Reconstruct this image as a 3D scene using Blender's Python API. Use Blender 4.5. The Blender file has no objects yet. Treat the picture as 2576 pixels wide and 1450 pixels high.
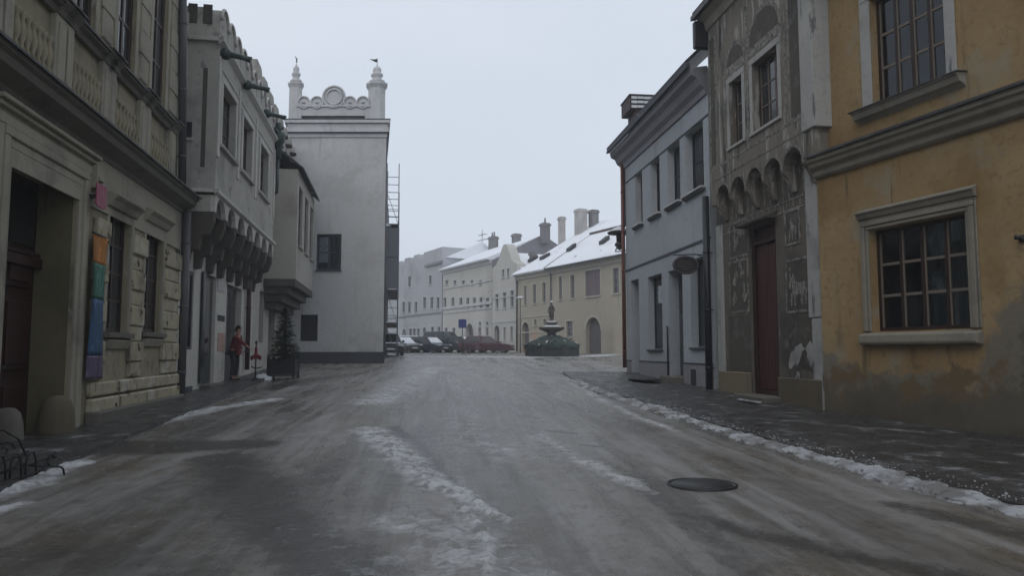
import bpy, bmesh, math, random
import numpy as np
from mathutils import Vector, Matrix
from mathutils.geometry import tessellate_polygon
random.seed(7); np.random.seed(7)
R = math.radians
SC = bpy.context.scene
COL = SC.collection

# ------------------------------------------------------------------ camera model
FPX, CX, CY = 1900.0, 1288.0, 725.0          # survey of the photo, 2576 px wide
TP = 159.0 / 1900.0
PITCH = math.atan(TP); CP, SP = math.cos(PITCH), math.sin(PITCH)
EYE = 1.6
def G(y):                                     # the street climbs gently, the square is almost level
    if y < 50: return 0.026 * y
    if y < 75: return 1.30 + 0.010 * (y - 50)
    return 1.55
def Gv(y):
    return np.where(y < 50, 0.026 * y, np.where(y < 75, 1.30 + 0.010 * (y - 50), 1.55))
def ray(x, y):
    a = (x - CX) / FPX; b = (CY - y) / FPX
    return Vector((a, CP - b * SP, SP + b * CP))
def ground(x, y):
    d = ray(x, y); lo, hi = 0.5, 400.0
    f = lambda t: EYE + d.z * t - G(d.y * t)
    if f(hi) > 0: return Vector((d.x * 60 / d.y, 60.0))
    for _ in range(60):
        m = (lo + hi) / 2
        if f(m) > 0: lo = m
        else: hi = m
    return Vector((d.x * lo, d.y * lo))
def atY(x, y, Y):
    d = ray(x, y); t = Y / d.y
    return Vector((d.x * t, Y, EYE + d.z * t))

class Front:
    """A facade frame: X to the right as one faces it, Y into the house, Z up."""
    def __init__(s, o, d):
        s.o = Vector(o[:2]); s.d = Vector(d).normalized(); s.n = Vector((-s.d.y, s.d.x)); s.z0 = G(s.o.y)
    def hit(s, x, y, out=0.0):
        r = ray(x, y); q = s.o - s.n * out
        t = q.dot(s.n) / (r.x * s.n.x + r.y * s.n.y)
        p = Vector((r.x * t, r.y * t)) - q
        return p.dot(s.d), EYE + r.z * t - s.z0
    def S(s, x, y=700, out=0.0): return s.hit(x, y, out)[0]
    def Z(s, x, y, out=0.0): return s.hit(x, y, out)[1]
    def rect(s, xl, xr, yt, yb, out=0.0):     # left px, right px, top & bottom px on the left edge
        m = (yt + yb) / 2
        return s.S(xl, m, out), s.S(xr, m, out), s.Z(xl, yb, out), s.Z(xl, yt, out)
    def sub(s, ds, out=0.0):
        o = s.o + s.d * ds - s.n * out; return Front((o.x, o.y), s.d)
    def gz(s, q, out=0.0):                    # local ground height at s=q
        return G((s.o + s.d * q - s.n * out).y) - s.z0
    def empty(s, name, label, cat, group=None):
        return thing(name, label, cat, (s.o.x, s.o.y, s.z0), math.atan2(s.d.y, s.d.x), group)
def side_front(o, vx, right=False):
    d = Vector(((vx - CX) / FPX, 1.0))
    return Front(o, -d if right else d)

# ------------------------------------------------------------------ objects
def thing(name, label, cat, loc=(0, 0, 0), rz=0.0, group=None):
    o = bpy.data.objects.new(name, None); COL.objects.link(o)
    o.empty_display_size = 0.3
    o.location = loc; o.rotation_euler = (0, 0, rz); o['label'] = label; o['category'] = cat
    if group: o['group'] = group
    return o
def tag(o, label, cat, group=None):
    o['label'] = label; o['category'] = cat
    if group: o['group'] = group
    return o
def copy_tree(o, parent=None):
    c = o.copy(); COL.objects.link(c)
    if parent: c.parent = parent
    for ch in list(o.children): copy_tree(ch, c)
    return c

class MB:
    def __init__(s): s.v = []; s.f = []; s.sm = []
    def add(s, vs, fs, smooth=False):
        n = len(s.v); s.v += [tuple(v) for v in vs]
        for f in fs: s.f.append(tuple(i + n for i in f)); s.sm.append(smooth)
        return s
    def box(s, x0, x1, y0, y1, z0, z1):
        return s.add([(x0,y0,z0),(x1,y0,z0),(x1,y1,z0),(x0,y1,z0),(x0,y0,z1),(x1,y0,z1),(x1,y1,z1),(x0,y1,z1)],
                     [(0,3,2,1),(4,5,6,7),(0,1,5,4),(1,2,6,5),(2,3,7,6),(3,0,4,7)])
    def prism(s, pts, y0, y1, holes=()):
        """outline (x,z) extruded from y0 to y1; holes open only the y0 face and get reveals when given as (pts, depth)"""
        loops = [[Vector((p[0], p[1], 0)) for p in pts]] + [[Vector((p[0], p[1], 0)) for p in h[0]] for h in holes]
        tri = tessellate_polygon(loops); flat = [p for l in loops for p in l]
        s.add([(p.x, y0, p.y) for p in flat], tri)
        s.add([(p[0], y1, p[1]) for p in pts], [t for t in tessellate_polygon([loops[0]])])
        n = len(pts)
        s.add([(p[0], y0, p[1]) for p in pts] + [(p[0], y1, p[1]) for p in pts], [(i, (i+1) % n, n+(i+1) % n, n+i) for i in range(n)])
        for h, d in holes:
            n = len(h)
            s.add([(p[0], y0, p[1]) for p in h] + [(p[0], y0+d, p[1]) for p in h], [(i, (i+1) % n, n+(i+1) % n, n+i) for i in range(n)])
        return s
    def extr(s, prof, x0, x1):
        """profile (y,z) extruded along x"""
        n = len(prof)
        s.add([(x0, p[0], p[1]) for p in prof] + [(x1, p[0], p[1]) for p in prof],
              [(i, (i+1) % n, n+(i+1) % n, n+i) for i in range(n)])
        t = tessellate_polygon([[Vector((p[0], p[1], 0)) for p in prof]])
        s.add([(x0, p[0], p[1]) for p in prof], t); s.add([(x1, p[0], p[1]) for p in prof], t)
        return s
    def tube(s, pts, r, n=8, cap=True):
        pts = [Vector(p) for p in pts]; m = len(pts)
        rs = r if isinstance(r, (list, tuple)) else [r] * m
        up = Vector((0, 0, 1)); vs = []; prev = None
        for i, p in enumerate(pts):
            t = (pts[min(i+1, m-1)] - pts[max(i-1, 0)]).normalized()
            if prev is None:
                a = t.cross(up) if abs(t.z) < .95 else t.cross(Vector((1, 0, 0)))
            else: a = prev - t * prev.dot(t)
            a.normalize(); prev = a; b = t.cross(a)
            for k in range(n):
                w = 2 * math.pi * k / n; vs.append(p + (a * math.cos(w) + b * math.sin(w)) * rs[i])
        fs = [(i*n+k, i*n+(k+1) % n, (i+1)*n+(k+1) % n, (i+1)*n+k) for i in range(m-1) for k in range(n)]
        s.add(vs, fs, True)
        if cap: s.add(vs[:n], [tuple(range(n))]); s.add(vs[-n:], [tuple(range(n))])
        return s
    def lathe(s, prof, c=(0, 0, 0), n=20, sq=None):
        m = len(prof); vs = []
        for r, z in prof:
            for k in range(n):
                w = 2 * math.pi * (k + (.5 if sq else 0)) / n
                vs.append((c[0] + r*math.cos(w), c[1] + r*math.sin(w), c[2] + z))
        fs = [(i*n+k, i*n+(k+1) % n, (i+1)*n+(k+1) % n, (i+1)*n+k) for i in range(m-1) for k in range(n)]
        s.add(vs, fs, not sq)
        s.add(vs[:n], [tuple(range(n))]); s.add(vs[-n:], [tuple(range(n))])
        return s
    def build(s, name, mat, parent=None, bev=0.0, seg=1, loc=None):
        me = bpy.data.meshes.new(name); me.from_pydata(s.v, [], s.f)
        me.polygons.foreach_set('use_smooth', s.sm)
        bm = bmesh.new(); bm.from_mesh(me)
        if bev or any(s.sm): bmesh.ops.remove_doubles(bm, verts=bm.verts, dist=1e-4)
        bmesh.ops.recalc_face_normals(bm, faces=bm.faces); bm.to_mesh(me); bm.free()
        for m in (mat if isinstance(mat, (list, tuple)) else [mat]): me.materials.append(m)
        o = bpy.data.objects.new(name, me); COL.objects.link(o)
        if parent: o.parent = parent
        if loc: o.location = loc
        if bev:
            b = o.modifiers.new('soft', 'BEVEL'); b.width = bev; b.segments = seg; b.limit_method = 'ANGLE'; b.angle_limit = R(40)
        return o

def rectpts(a, b, c, d): return [(a, c), (b, c), (b, d), (a, d)]
def archpts(a, b, c, zs, rise=None, n=12):
    r = (b - a) / 2; h = r if rise is None else rise
    return [(a, c), (b, c)] + [((a+b)/2 + r*math.cos(math.pi*k/n), zs + h*math.sin(math.pi*k/n)) for k in range(n+1)]

# ------------------------------------------------------------------ materials
class NT:
    def __init__(s, tree): s.t = tree; s.n = tree.nodes; s.l = tree.links
    def new(s, t, **kw):
        n = s.n.new(t)
        for k, v in kw.items(): setattr(n, k, v)
        return n
    def put(s, sock, v):
        if isinstance(v, bpy.types.NodeSocket): s.l.new(v, sock)
        else: sock.default_value = v
    def math(s, op, a, b=0.0, c=0.0, clamp=False):
        n = s.new('ShaderNodeMath', operation=op); n.use_clamp = clamp
        s.put(n.inputs[0], a); s.put(n.inputs[1], b); s.put(n.inputs[2], c); return n.outputs[0]
    def step(s, v, lo, hi):
        n = s.new('ShaderNodeMapRange'); n.interpolation_type = 'SMOOTHSTEP'
        s.put(n.inputs[0], v); n.inputs[1].default_value = lo; n.inputs[2].default_value = hi; return n.outputs[0]
    def noise(s, vec, scale, detail=4, rough=.55, off=0.0, dist=0.0):
        sc = (scale,)*3 if not isinstance(scale, (tuple, list)) else scale
        m = s.new('ShaderNodeMapping'); s.l.new(vec, m.inputs[0]); m.inputs[3].default_value = sc
        m.inputs[1].default_value = (off*3.7, off*1.9, off*2.3)
        n = s.new('ShaderNodeTexNoise'); s.l.new(m.outputs[0], n.inputs['Vector'])
        n.inputs['Scale'].default_value = 1.0; n.inputs['Detail'].default_value = detail; n.inputs['Roughness'].default_value = rough
        n.inputs['Distortion'].default_value = dist
        return n.outputs[0]
    def mix(s, f, a, b):
        n = s.new('ShaderNodeMix', data_type='RGBA'); s.put(n.inputs[0], f)
        s.put(n.inputs[6], c4(a)); s.put(n.inputs[7], c4(b)); return n.outputs[2]
    def mixf(s, f, a, b):
        n = s.new('ShaderNodeMix', data_type='FLOAT'); s.put(n.inputs[0], f); s.put(n.inputs[2], a); s.put(n.inputs[3], b); return n.outputs[0]
def c4(c):
    if isinstance(c, bpy.types.NodeSocket): return c
    return (c[0], c[1], c[2], 1.0)
def newmat(name):
    m = bpy.data.materials.new(name); m.use_nodes = True; t = NT(m.node_tree)
    p = m.node_tree.nodes['Principled BSDF']; return m, t, p
def L(col, scale=1.0, lo=.5, hi=.6, detail=5, lin=None, off=0.0, rough=None, nrough=.6, dist=0.0):
    return dict(col=col, scale=scale, lo=lo, hi=hi, detail=detail, lin=lin, off=off, rough=rough, nr=nrough, dist=dist)
def M(name, base, rough=.85, layers=(), bump=None, spec=.3, metal=0.0, coat=0.0):
    """base colour + irregular layers of other real colours (dirt, repairs, snow), each a noise mask"""
    m, t, p = newmat(name)
    co = t.new('ShaderNodeTexCoord').outputs['Object']; col = c4(base); ro = rough
    xyz = None
    for ly in layers:
        v = t.noise(co, ly['scale'], ly['detail'], ly['nr'], ly['off'], ly['dist'])
        if ly['lin']:
            if xyz is None:
                xyz = t.new('ShaderNodeSeparateXYZ'); t.l.new(co, xyz.inputs[0])
            a = ly['lin']
            for k in range(3):
                if a[k]: v = t.math('MULTIPLY_ADD', xyz.outputs[k], a[k], v)
            v = t.math('ADD', v, a[3])
        f = t.step(v, ly['lo'], ly['hi'])
        col = t.mix(f, col, ly['col'])
        if ly['rough'] is not None: ro = t.mixf(f, ro, ly['rough'])
    t.put(p.inputs['Base Color'], col); t.put(p.inputs['Roughness'], ro)
    p.inputs['Specular IOR Level'].default_value = spec; p.inputs['Metallic'].default_value = metal
    p.inputs['Coat Weight'].default_value = coat
    if bump:
        b = t.new('ShaderNodeBump'); b.inputs['Strength'].default_value = bump[1]; b.inputs['Distance'].default_value = bump[2] if len(bump) > 2 else .02
        t.l.new(t.noise(co, bump[0], 6, .65, 5.0), b.inputs['Height']); t.l.new(b.outputs[0], p.inputs['Normal'])
    return m
def plaster(name, c, dark, k=1.0, bumps=.35, streak=True, extra=()):
    ly = [L(tuple(x*1.12 for x in c), .35*k, .45, .7, off=1), L(tuple(min(a, .74*b) for a, b in zip(dark, c)), .55*k, .50, .74, off=3)]
    if streak: ly.append(L(tuple(x*.72 for x in c), (3.2, 3.2, .28), .56, .78, off=8))
    ly.append(L(tuple(x*.84 for x in c), 9.0, .5, .75, off=4))
    return M(name, c, .92, ly + list(extra), (14.0, bumps, .015), spec=.2)
def glass(name, base=(.012, .014, .016), rough=.06):
    return M(name, base, rough, [L(tuple(x*3.2 for x in base), 1.3, .45, .65)], (2.6, .16, .02), spec=.5)
def clear_glass(name, tint=(.75, .8, .8)):
    m, t, p = newmat(name); t.n.remove(p); out = [n for n in t.n if n.type == 'OUTPUT_MATERIAL'][0]
    g = t.new('ShaderNodeBsdfGlossy'); g.inputs['Roughness'].default_value = .05; g.inputs['Color'].default_value = (.9, .95, 1, 1)
    tr = t.new('ShaderNodeBsdfTransparent'); tr.inputs['Color'].default_value = c4(tint)
    co = t.new('ShaderNodeTexCoord').outputs['Object']
    b = t.new('ShaderNodeBump'); b.inputs['Strength'].default_value = .06; b.inputs['Distance'].default_value = .02
    t.l.new(t.noise(co, 2.0, 3), b.inputs['Height']); t.l.new(b.outputs[0], g.inputs['Normal'])
    fr = t.new('ShaderNodeFresnel'); fr.inputs['IOR'].default_value = 1.5
    mx = t.new('ShaderNodeMixShader'); t.l.new(fr.outputs[0], mx.inputs[0]); t.l.new(tr.outputs[0], mx.inputs[1]); t.l.new(g.outputs[0], mx.inputs[2])
    t.l.new(mx.outputs[0], out.inputs[0]); return m

DIRT = (.07, .065, .06)
MT = dict(
    l_stone=plaster('weathered_yellow_stone', (.27, .24, .165), (.13, .12, .095), 1.2, .6, extra=[L((.32, .305, .26), 2.6, .60, .72, off=12), L((.05, .045, .036), 1.6, .58, .75, off=21), L((.06, .055, .045), (6, 6, .5), .60, .74, off=31)]),
    l_frieze=plaster('pale_grey_stone', (.30, .28, .225), (.16, .15, .13), 1.4, .5),
    l_cornice=plaster('sooty_cornice_stone', (.135, .128, .108), (.085, .08, .07), 1.3, .5),
    l_block=plaster('ashlar_stone', (.36, .32, .225), (.17, .15, .11), 2.0, .8, extra=[L((.42, .40, .33), 2.2, .53, .64, off=15), L((.035, .03, .022), 3.2, .57, .66, 8, off=25), L((.10, .09, .07), (5, 5, .6), .57, .70, off=26), L((.20, .145, .075), 1.4, .60, .74, off=28)]),
    slate_lip=M('dark_lead_flashing', (.035, .035, .038), .6, [L((.08, .08, .085), 3, .5, .7)], spec=.4),
    reveal_green=plaster('ochre_plaster_reveal', (.13, .115, .07), (.09, .08, .055), 1.2, .3),
    door_wood=M('old_red_brown_door', (.032, .011, .008), .55, [L((.02, .008, .007), (6, 6, .6), .45, .65)], ((40, 40, 2), .3, .01)),
    door_red=M('red_brown_boards', (.058, .017, .012), .55, [L((.035, .010, .008), (9, 9, .5), .45, .65)], ((40, 40, 2), .3, .01)),
    red_frame=M('red_brown_window_paint', (.028, .014, .011), .5, [L((.042, .016, .013), (6, 6, 1), .5, .7)], (30, .2, .01)),
    brown_frame=M('brown_window_paint', (.06, .035, .028), .55, [L((.12, .09, .07), 8, .55, .7)], (30, .2, .01)),
    pale_bar=M('worn_pale_glazing_bar', (.165, .14, .115), .6, [L((.16, .12, .09), 12, .5, .65)], (30, .2, .01)),
    dark_frame=M('dark_grey_frame', (.025, .026, .03), .45),
    grey_frame=M('grey_painted_frame', (.20, .20, .21), .5),
    glass=glass('dark_glass'), glass_far=glass('dark_far_glass', (.03, .032, .036), .12),
    glass_clear=clear_glass('window_glass'),
    curtain=M('net_curtain', (.75, .75, .77), .95, [L((.40, .40, .42), (14, 2, .4), .45, .6)]),
    curtain_dim=M('faded_dark_curtain', (.17, .165, .16), .95, [L((.06, .058, .055), (12, 2, .4), .45, .6)]),
    iron=M('black_iron', (.015, .015, .017), .5, [L((.04, .03, .025), 14, .55, .7)], (40, .2, .005), spec=.4),
    pipe_grey=M('zinc_downpipe', (.075, .075, .08), .55, [L((.12, .11, .10), (5, 5, .8), .5, .7)], spec=.4),
    pipe_black=M('black_downpipe', (.012, .013, .016), .4, [L((.03, .03, .033), (6, 6, 1), .5, .7)], spec=.4),
    copper=M('red_copper_pipe', (.17, .060, .042), .5, [L((.09, .045, .038), (6, 6, 1), .45, .65)], spec=.4),
    white=plaster('white_limewash', (.47, .455, .42), (.40, .395, .385), .9, .3),
    white_dirty=plaster('grey_white_limewash', (.36, .345, .315), (.23, .225, .21), 1.1, .35, extra=[L((.22, .215, .205), 2.6, .58, .68, off=17)]),
    tower=plaster('tower_limewash', (.50, .50, .495), (.44, .445, .45), .7, .4, extra=[L((.42, .42, .42), (2.2, 2.2, .16), .56, .78, off=30), L((.445, .44, .432), .9, .54, .66, 8, off=38), L((.37, .365, .355), 1.4, .50, .75, 8, lin=(0, 0, -.16, .20), off=39)]),
    tower_trim=plaster('tower_moulding_limewash', (.50, .50, .50), (.42, .42, .43), 1.5, .3),
    plinth_blue=plaster('blue_grey_plinth', (.065, .068, .08), (.05, .053, .062), 1.4, .3),
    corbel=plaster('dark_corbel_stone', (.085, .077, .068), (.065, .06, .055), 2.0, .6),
    spout=M('verdigris_spout', (.022, .04, .036), .5, [L((.05, .075, .065), 7, .52, .7)], spec=.4),
    beige=plaster('beige_plaster', (.35, .335, .30), (.27, .25, .21), 1.0, .3),
    dark_door_wood=M('dark_green_shop_door', (.016, .022, .022), .35, [L((.03, .036, .036), (9, 9, .6), .5, .7)], spec=.5),  # dark green wood shared by the door leaves
    blue_grey=plaster('pale_blue_grey_render', (.36, .385, .41), (.33, .36, .39), .6, .12),
    blue_trim=plaster('grey_mauve_cornice', (.25, .245, .265), (.25, .245, .265), 1.2, .2),
    blue_reveal=plaster('light_reveal_render', (.47, .485, .50), (.46, .48, .50), .8, .1, False),
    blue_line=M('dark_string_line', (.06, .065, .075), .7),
    slate=M('dark_slates', (.028, .030, .038), .55, [L((.06, .062, .07), 5, .5, .65), L((.68, .69, .72), 1.1, .62, .66, off=4)], (16, .5, .02)),
    brown_board=M('brown_verge_boards', (.07, .052, .05), .7, [L((.10, .08, .075), (8, 8, .8), .5, .7)]),
    sgraf=plaster('scratched_grey_plaster', (.130, .114, .094), (.075, .073, .07), 1.8, .5, extra=[L((.27, .265, .25), (5, 5, 1.2), .58, .66, off=33)]),
    sgraf_up=plaster('weathered_sgraffito', (.185, .166, .138), (.095, .092, .085), 1.6, .5, extra=[L((.33, .32, .29), (4.5, 4.5, .7), .54, .62, off=33), L((.06, .058, .053), (3.5, 3.5, .6), .56, .66, off=43)]),
    sgraf_dark=plaster('dark_scratch_plaster', (.088, .078, .066), (.052, .050, .046), 1.6, .5, extra=[L((.13, .127, .118), 2.6, .56, .70, off=6), L((.115, .112, .105), (24, 24, 5), .58, .68, off=14)]),
    sgraf_line=plaster('pale_scratched_lines', (.27, .255, .225), (.17, .165, .155), 5.0, .4, extra=[L((.075, .075, .073), 9, .52, .62, off=9), L((.085, .083, .08), (34, 34, 5), .50, .58, off=19)]),
    strip=plaster('pale_grey_pilaster_plaster', (.36, .355, .34), (.21, .205, .20), 1.6, .4, extra=[L((.15, .15, .15), (6, 6, 1.0), .60, .68, off=40)]),
    base_dark=plaster('stained_brown_base', (.12, .10, .07), (.075, .068, .056), 1.8, .5),
    ochre_base=plaster('patched_ochre_base', (.20, .165, .11), (.14, .125, .10), 1.6, .5),
    yellow_trim=plaster('grey_stone_trim', (.235, .215, .175), (.13, .125, .11), 1.8, .4),
    yellow_sill=plaster('pale_sill_plaster', (.30, .28, .235), (.19, .18, .16), 2.2, .4),
    cream=plaster('cream_plaster', (.45, .425, .365), (.46, .43, .36), .5, .1),
    cream_pale=plaster('pale_cream_plaster', (.49, .475, .435), (.50, .48, .42), .5, .1),
    cream_dull=plaster('dull_ochre_plaster', (.39, .355, .285), (.40, .36, .28), .5, .1, extra=[L((.46, .32, .24), .35, .58, .68, off=9)]),
    palegrey=plaster('pale_grey_render', (.40, .41, .43), (.41, .42, .45), .5, .1),
    midgrey=plaster('gable_grey_render', (.22, .21, .225), (.17, .165, .175), .6, .1),
    snow_roof=M('snowy_roof', (.80, .82, .86), .9, [L((.66, .68, .72), .5, .5, .75), L((.10, .095, .10), (1.2, 1.2, 1.2), .70, .73, off=11)], (3.0, .3, .05)),
    red_roof=M('thin_snow_on_red_tiles', (.50, .42, .43), .9, [L((.33, .19, .17), 1.0, .5, .7)]),
    tile=M('brown_roof_tiles', (.06, .045, .045), .8, [L((.10, .075, .07), 4, .5, .7)]),
    chim=plaster('sooty_chimney', (.19, .18, .185), (.11, .105, .11), 1.0, .3),
    chim_pale=plaster('pale_chimney', (.42, .40, .38), (.30, .29, .28), 1.0, .3),
    snow=M('trodden_snow', (.44, .45, .47), .7, [L((.20, .195, .19), 2.2, .40, .60), L((.10, .097, .09), 9.0, .54, .68, off=6)], (26, .9, .03)),
    snow_clean=M('fresh_snow', (.74, .76, .79), .85, [L((.60, .62, .65), 4.0, .5, .7)], (22, .5, .02)),
    arch_door=M('weathered_gate_boards', (.11, .10, .10), .7, [L((.07, .065, .065), (7, 7, .5), .5, .65)]),
    shutter=M('mauve_brown_shutter', (.15, .115, .125), .7, [L((.19, .15, .16), (8, 8, .4), .5, .65)]),
)
# yellow house: ochre paint that has come away from grey plaster low down
MT['yellow'] = M('peeling_ochre_paint', (.30, .205, .102), .92, [
    L((.35, .25, .130), .45, .42, .66, off=1), L((.22, .138, .058), .7, .50, .72, off=4), L((.20, .15, .085), (2.6, 2.6, .3), .56, .76, off=8),
    L((.25, .165, .08), 8, .5, .72, off=2), L((.29, .25, .175), 1.1, .54, .72, 8, off=44), L((.16, .115, .06), (5, 5, .45), .60, .72, 6, off=47),
    L((.185, .165, .13), .8, .46, .53, 10, lin=(0, 0, -.42, .37), off=13, nrough=.66),
    L((.185, .163, .125), 1.3, .42, .62, 8, lin=(.55, 0, -.34, -1.40), off=16, nrough=.68),
    L((.195, .175, .14), 1.2, .50, .55, 10, lin=(-.55, 0, -.30, .42), off=36, nrough=.68),
    L((.150, .108, .062), 2.2, .52, .64, 8, lin=(0, 0, -.25, .26), off=29, nrough=.66),
    L((.115, .102, .08), 1.3, .45, .72, 8, lin=(0, 0, -.50, .34), off=19),
    L((.115, .105, .085), 2.4, .60, .76, 8, lin=(.35, 0, -.22, -.95), off=23, nrough=.7),
    L((.085, .076, .06), 1.2, .50, .80, 8, lin=(0, 0, -.60, .20), off=52)], (9, .55, .02), spec=.2)

# ------------------------------------------------------------------ shared building bits
def window(parent, a, b, z0, z1, y, cols=2, rows=3, fm=None, gm=None, bar=.035, fw=.06, sill=None, sill_m=None, surround=None, sur_m=None, pale=None, curtain=None, name='window', mid=None, y_front=0.0, head=None):
    fm = fm or MT['brown_frame']; gm = gm or MT['glass']; e = .004
    m = MB(); d = .05
    m.box(a-e, a+fw, y, y+d, z0-e, z1+e); m.box(b-fw, b+e, y, y+d, z0-e, z1+e)
    m.box(a+fw, b-fw, y, y+d, z0-e, z0+fw); m.box(a+fw, b-fw, y, y+d, z1-fw, z1+e)
    w = b - a - 2*fw; h = z1 - z0 - 2*fw
    vb = MB()
    for i in range(1, cols):
        x = a + fw + w*i/cols; q = (mid if (mid and i*2 == cols) else bar)
        m.box(x-q/2, x+q/2, y+.004, y+d-.004, z0+fw, z1-fw)
    o = m.build(name, fm, parent)
    tgt = vb if pale else MB()
    for i in range(1, rows):
        z = z0 + fw + h*i/rows
        for j in range(cols):
            x0 = a+fw+w*j/cols + (bar/2 if j else 0); x1 = a+fw+w*(j+1)/cols - (bar/2 if j < cols-1 else 0)
            tgt.box(x0, x1, y+.008, y+d-.008, z-bar*.36, z+bar*.36)
    if pale:
        for j in range(cols):
            x0 = a+fw+w*j/cols + (bar/2 if j else 0)
            tgt.box(x0, x0+.022, y+.001, y+d-.01, z0+fw, z1-fw)
    if tgt.v: tgt.build('glazing_bars', pale or fm, o)
    p = MB(); p.box(a+fw*.5, b-fw*.5, y+d*.5, y+d*.5+.006, z0+fw*.5, z1-fw*.5); p.build('pane', gm, o)
    if curtain:
        for (q0, q1, ca, cb, cm) in curtain:
            g = MB(); n = 40; xs = [a + (b-a)*(q0+(q1-q0)*k/n) for k in range(n+1)]
            yy = [y+.085+.014*math.sin(k*1.7)+.008*math.sin(k*.61) for k in range(n+1)]
            za = z0+(z1-z0)*ca; zb = z0+(z1-z0)*cb
            g.add([(xs[k], yy[k], za) for k in range(n+1)] + [(xs[k], yy[k], zb) for k in range(n+1)], [(k, k+1, n+2+k, n+1+k) for k in range(n)], True)
            g.build('curtain', cm, o)
    if sill:
        ex, out, th = sill
        MB().box(a-ex, b+ex, y_front-out, y-.002, z0-th, z0-e-.001).build('sill', sill_m or fm, o, .008)
    if surround:
        sw, out = surround; q = MB(); f = y_front
        q.box(a-sw, a-.002, f-out, f+.003, z0, z1); q.box(b+.002, b+sw, f-out, f+.003, z0, z1)
        q.box(a-sw, b+sw, f-out-.004, f+.003, z1+.002, z1+sw)
        if head:
            q.box(a-sw-head[0], b+sw+head[0], f-out-head[1], f+.003, z1+sw+.002, z1+sw+head[2])
        q.build('surround', sur_m or fm, o, .012)
    return o
def roof(parent, prof, a, b, mat, name='roof'):
    return MB().extr(prof, a, b).build(name, mat, parent)
def chimney(parent, x, y, z0, z1, w, mat, d=None, cap=.08, pots=0):
    d = d or w
    m = MB(); m.box(x-w/2, x+w/2, y-d/2, y+d/2, z0, z1); m.box(x-w/2-cap, x+w/2+cap, y-d/2-cap, y+d/2+cap, z1-.32, z1-.12)
    o = m.build('chimney', mat, parent)
    for k in range(pots):
        px = x - w/2 + w*(k+.5)/pots
        MB().lathe([(.09, 0), (.11, .12), (.08, .5), (.10, .56)], (px, y, z1+.001), 10).build('chimney_pot', MT['chim'], o)
    return o
def downpipe(fr, x, out, z0, z1, r, mat, label, foot=True, head=None, group=None, lean=0):
    q = fr.sub(x, out); e = q.empty('downpipe', label, 'downpipe', group)
    m = MB(); m.tube([(0, 0, z0), (lean, 0, z1)] + ([(0, .05, z1+.15), (0, .3, z1+.35)] if head else []), r, 12); m.build('pipe', mat, e)
    k = z0+.6
    while k < z1-.2:
        c = MB(); lx = lean*(k-z0)/(z1-z0); c.lathe([(r+.004, 0), (r+.014, .012), (r+.014, .05), (r+.004, .062)], (lx, 0, k), 12)
        c.box(lx-.012, lx+.012, 0, out+.02, k+.02, k+.042); k += 1.55
        c.build('pipe_clip', mat, e)
    return e
exec_parts = []

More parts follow.
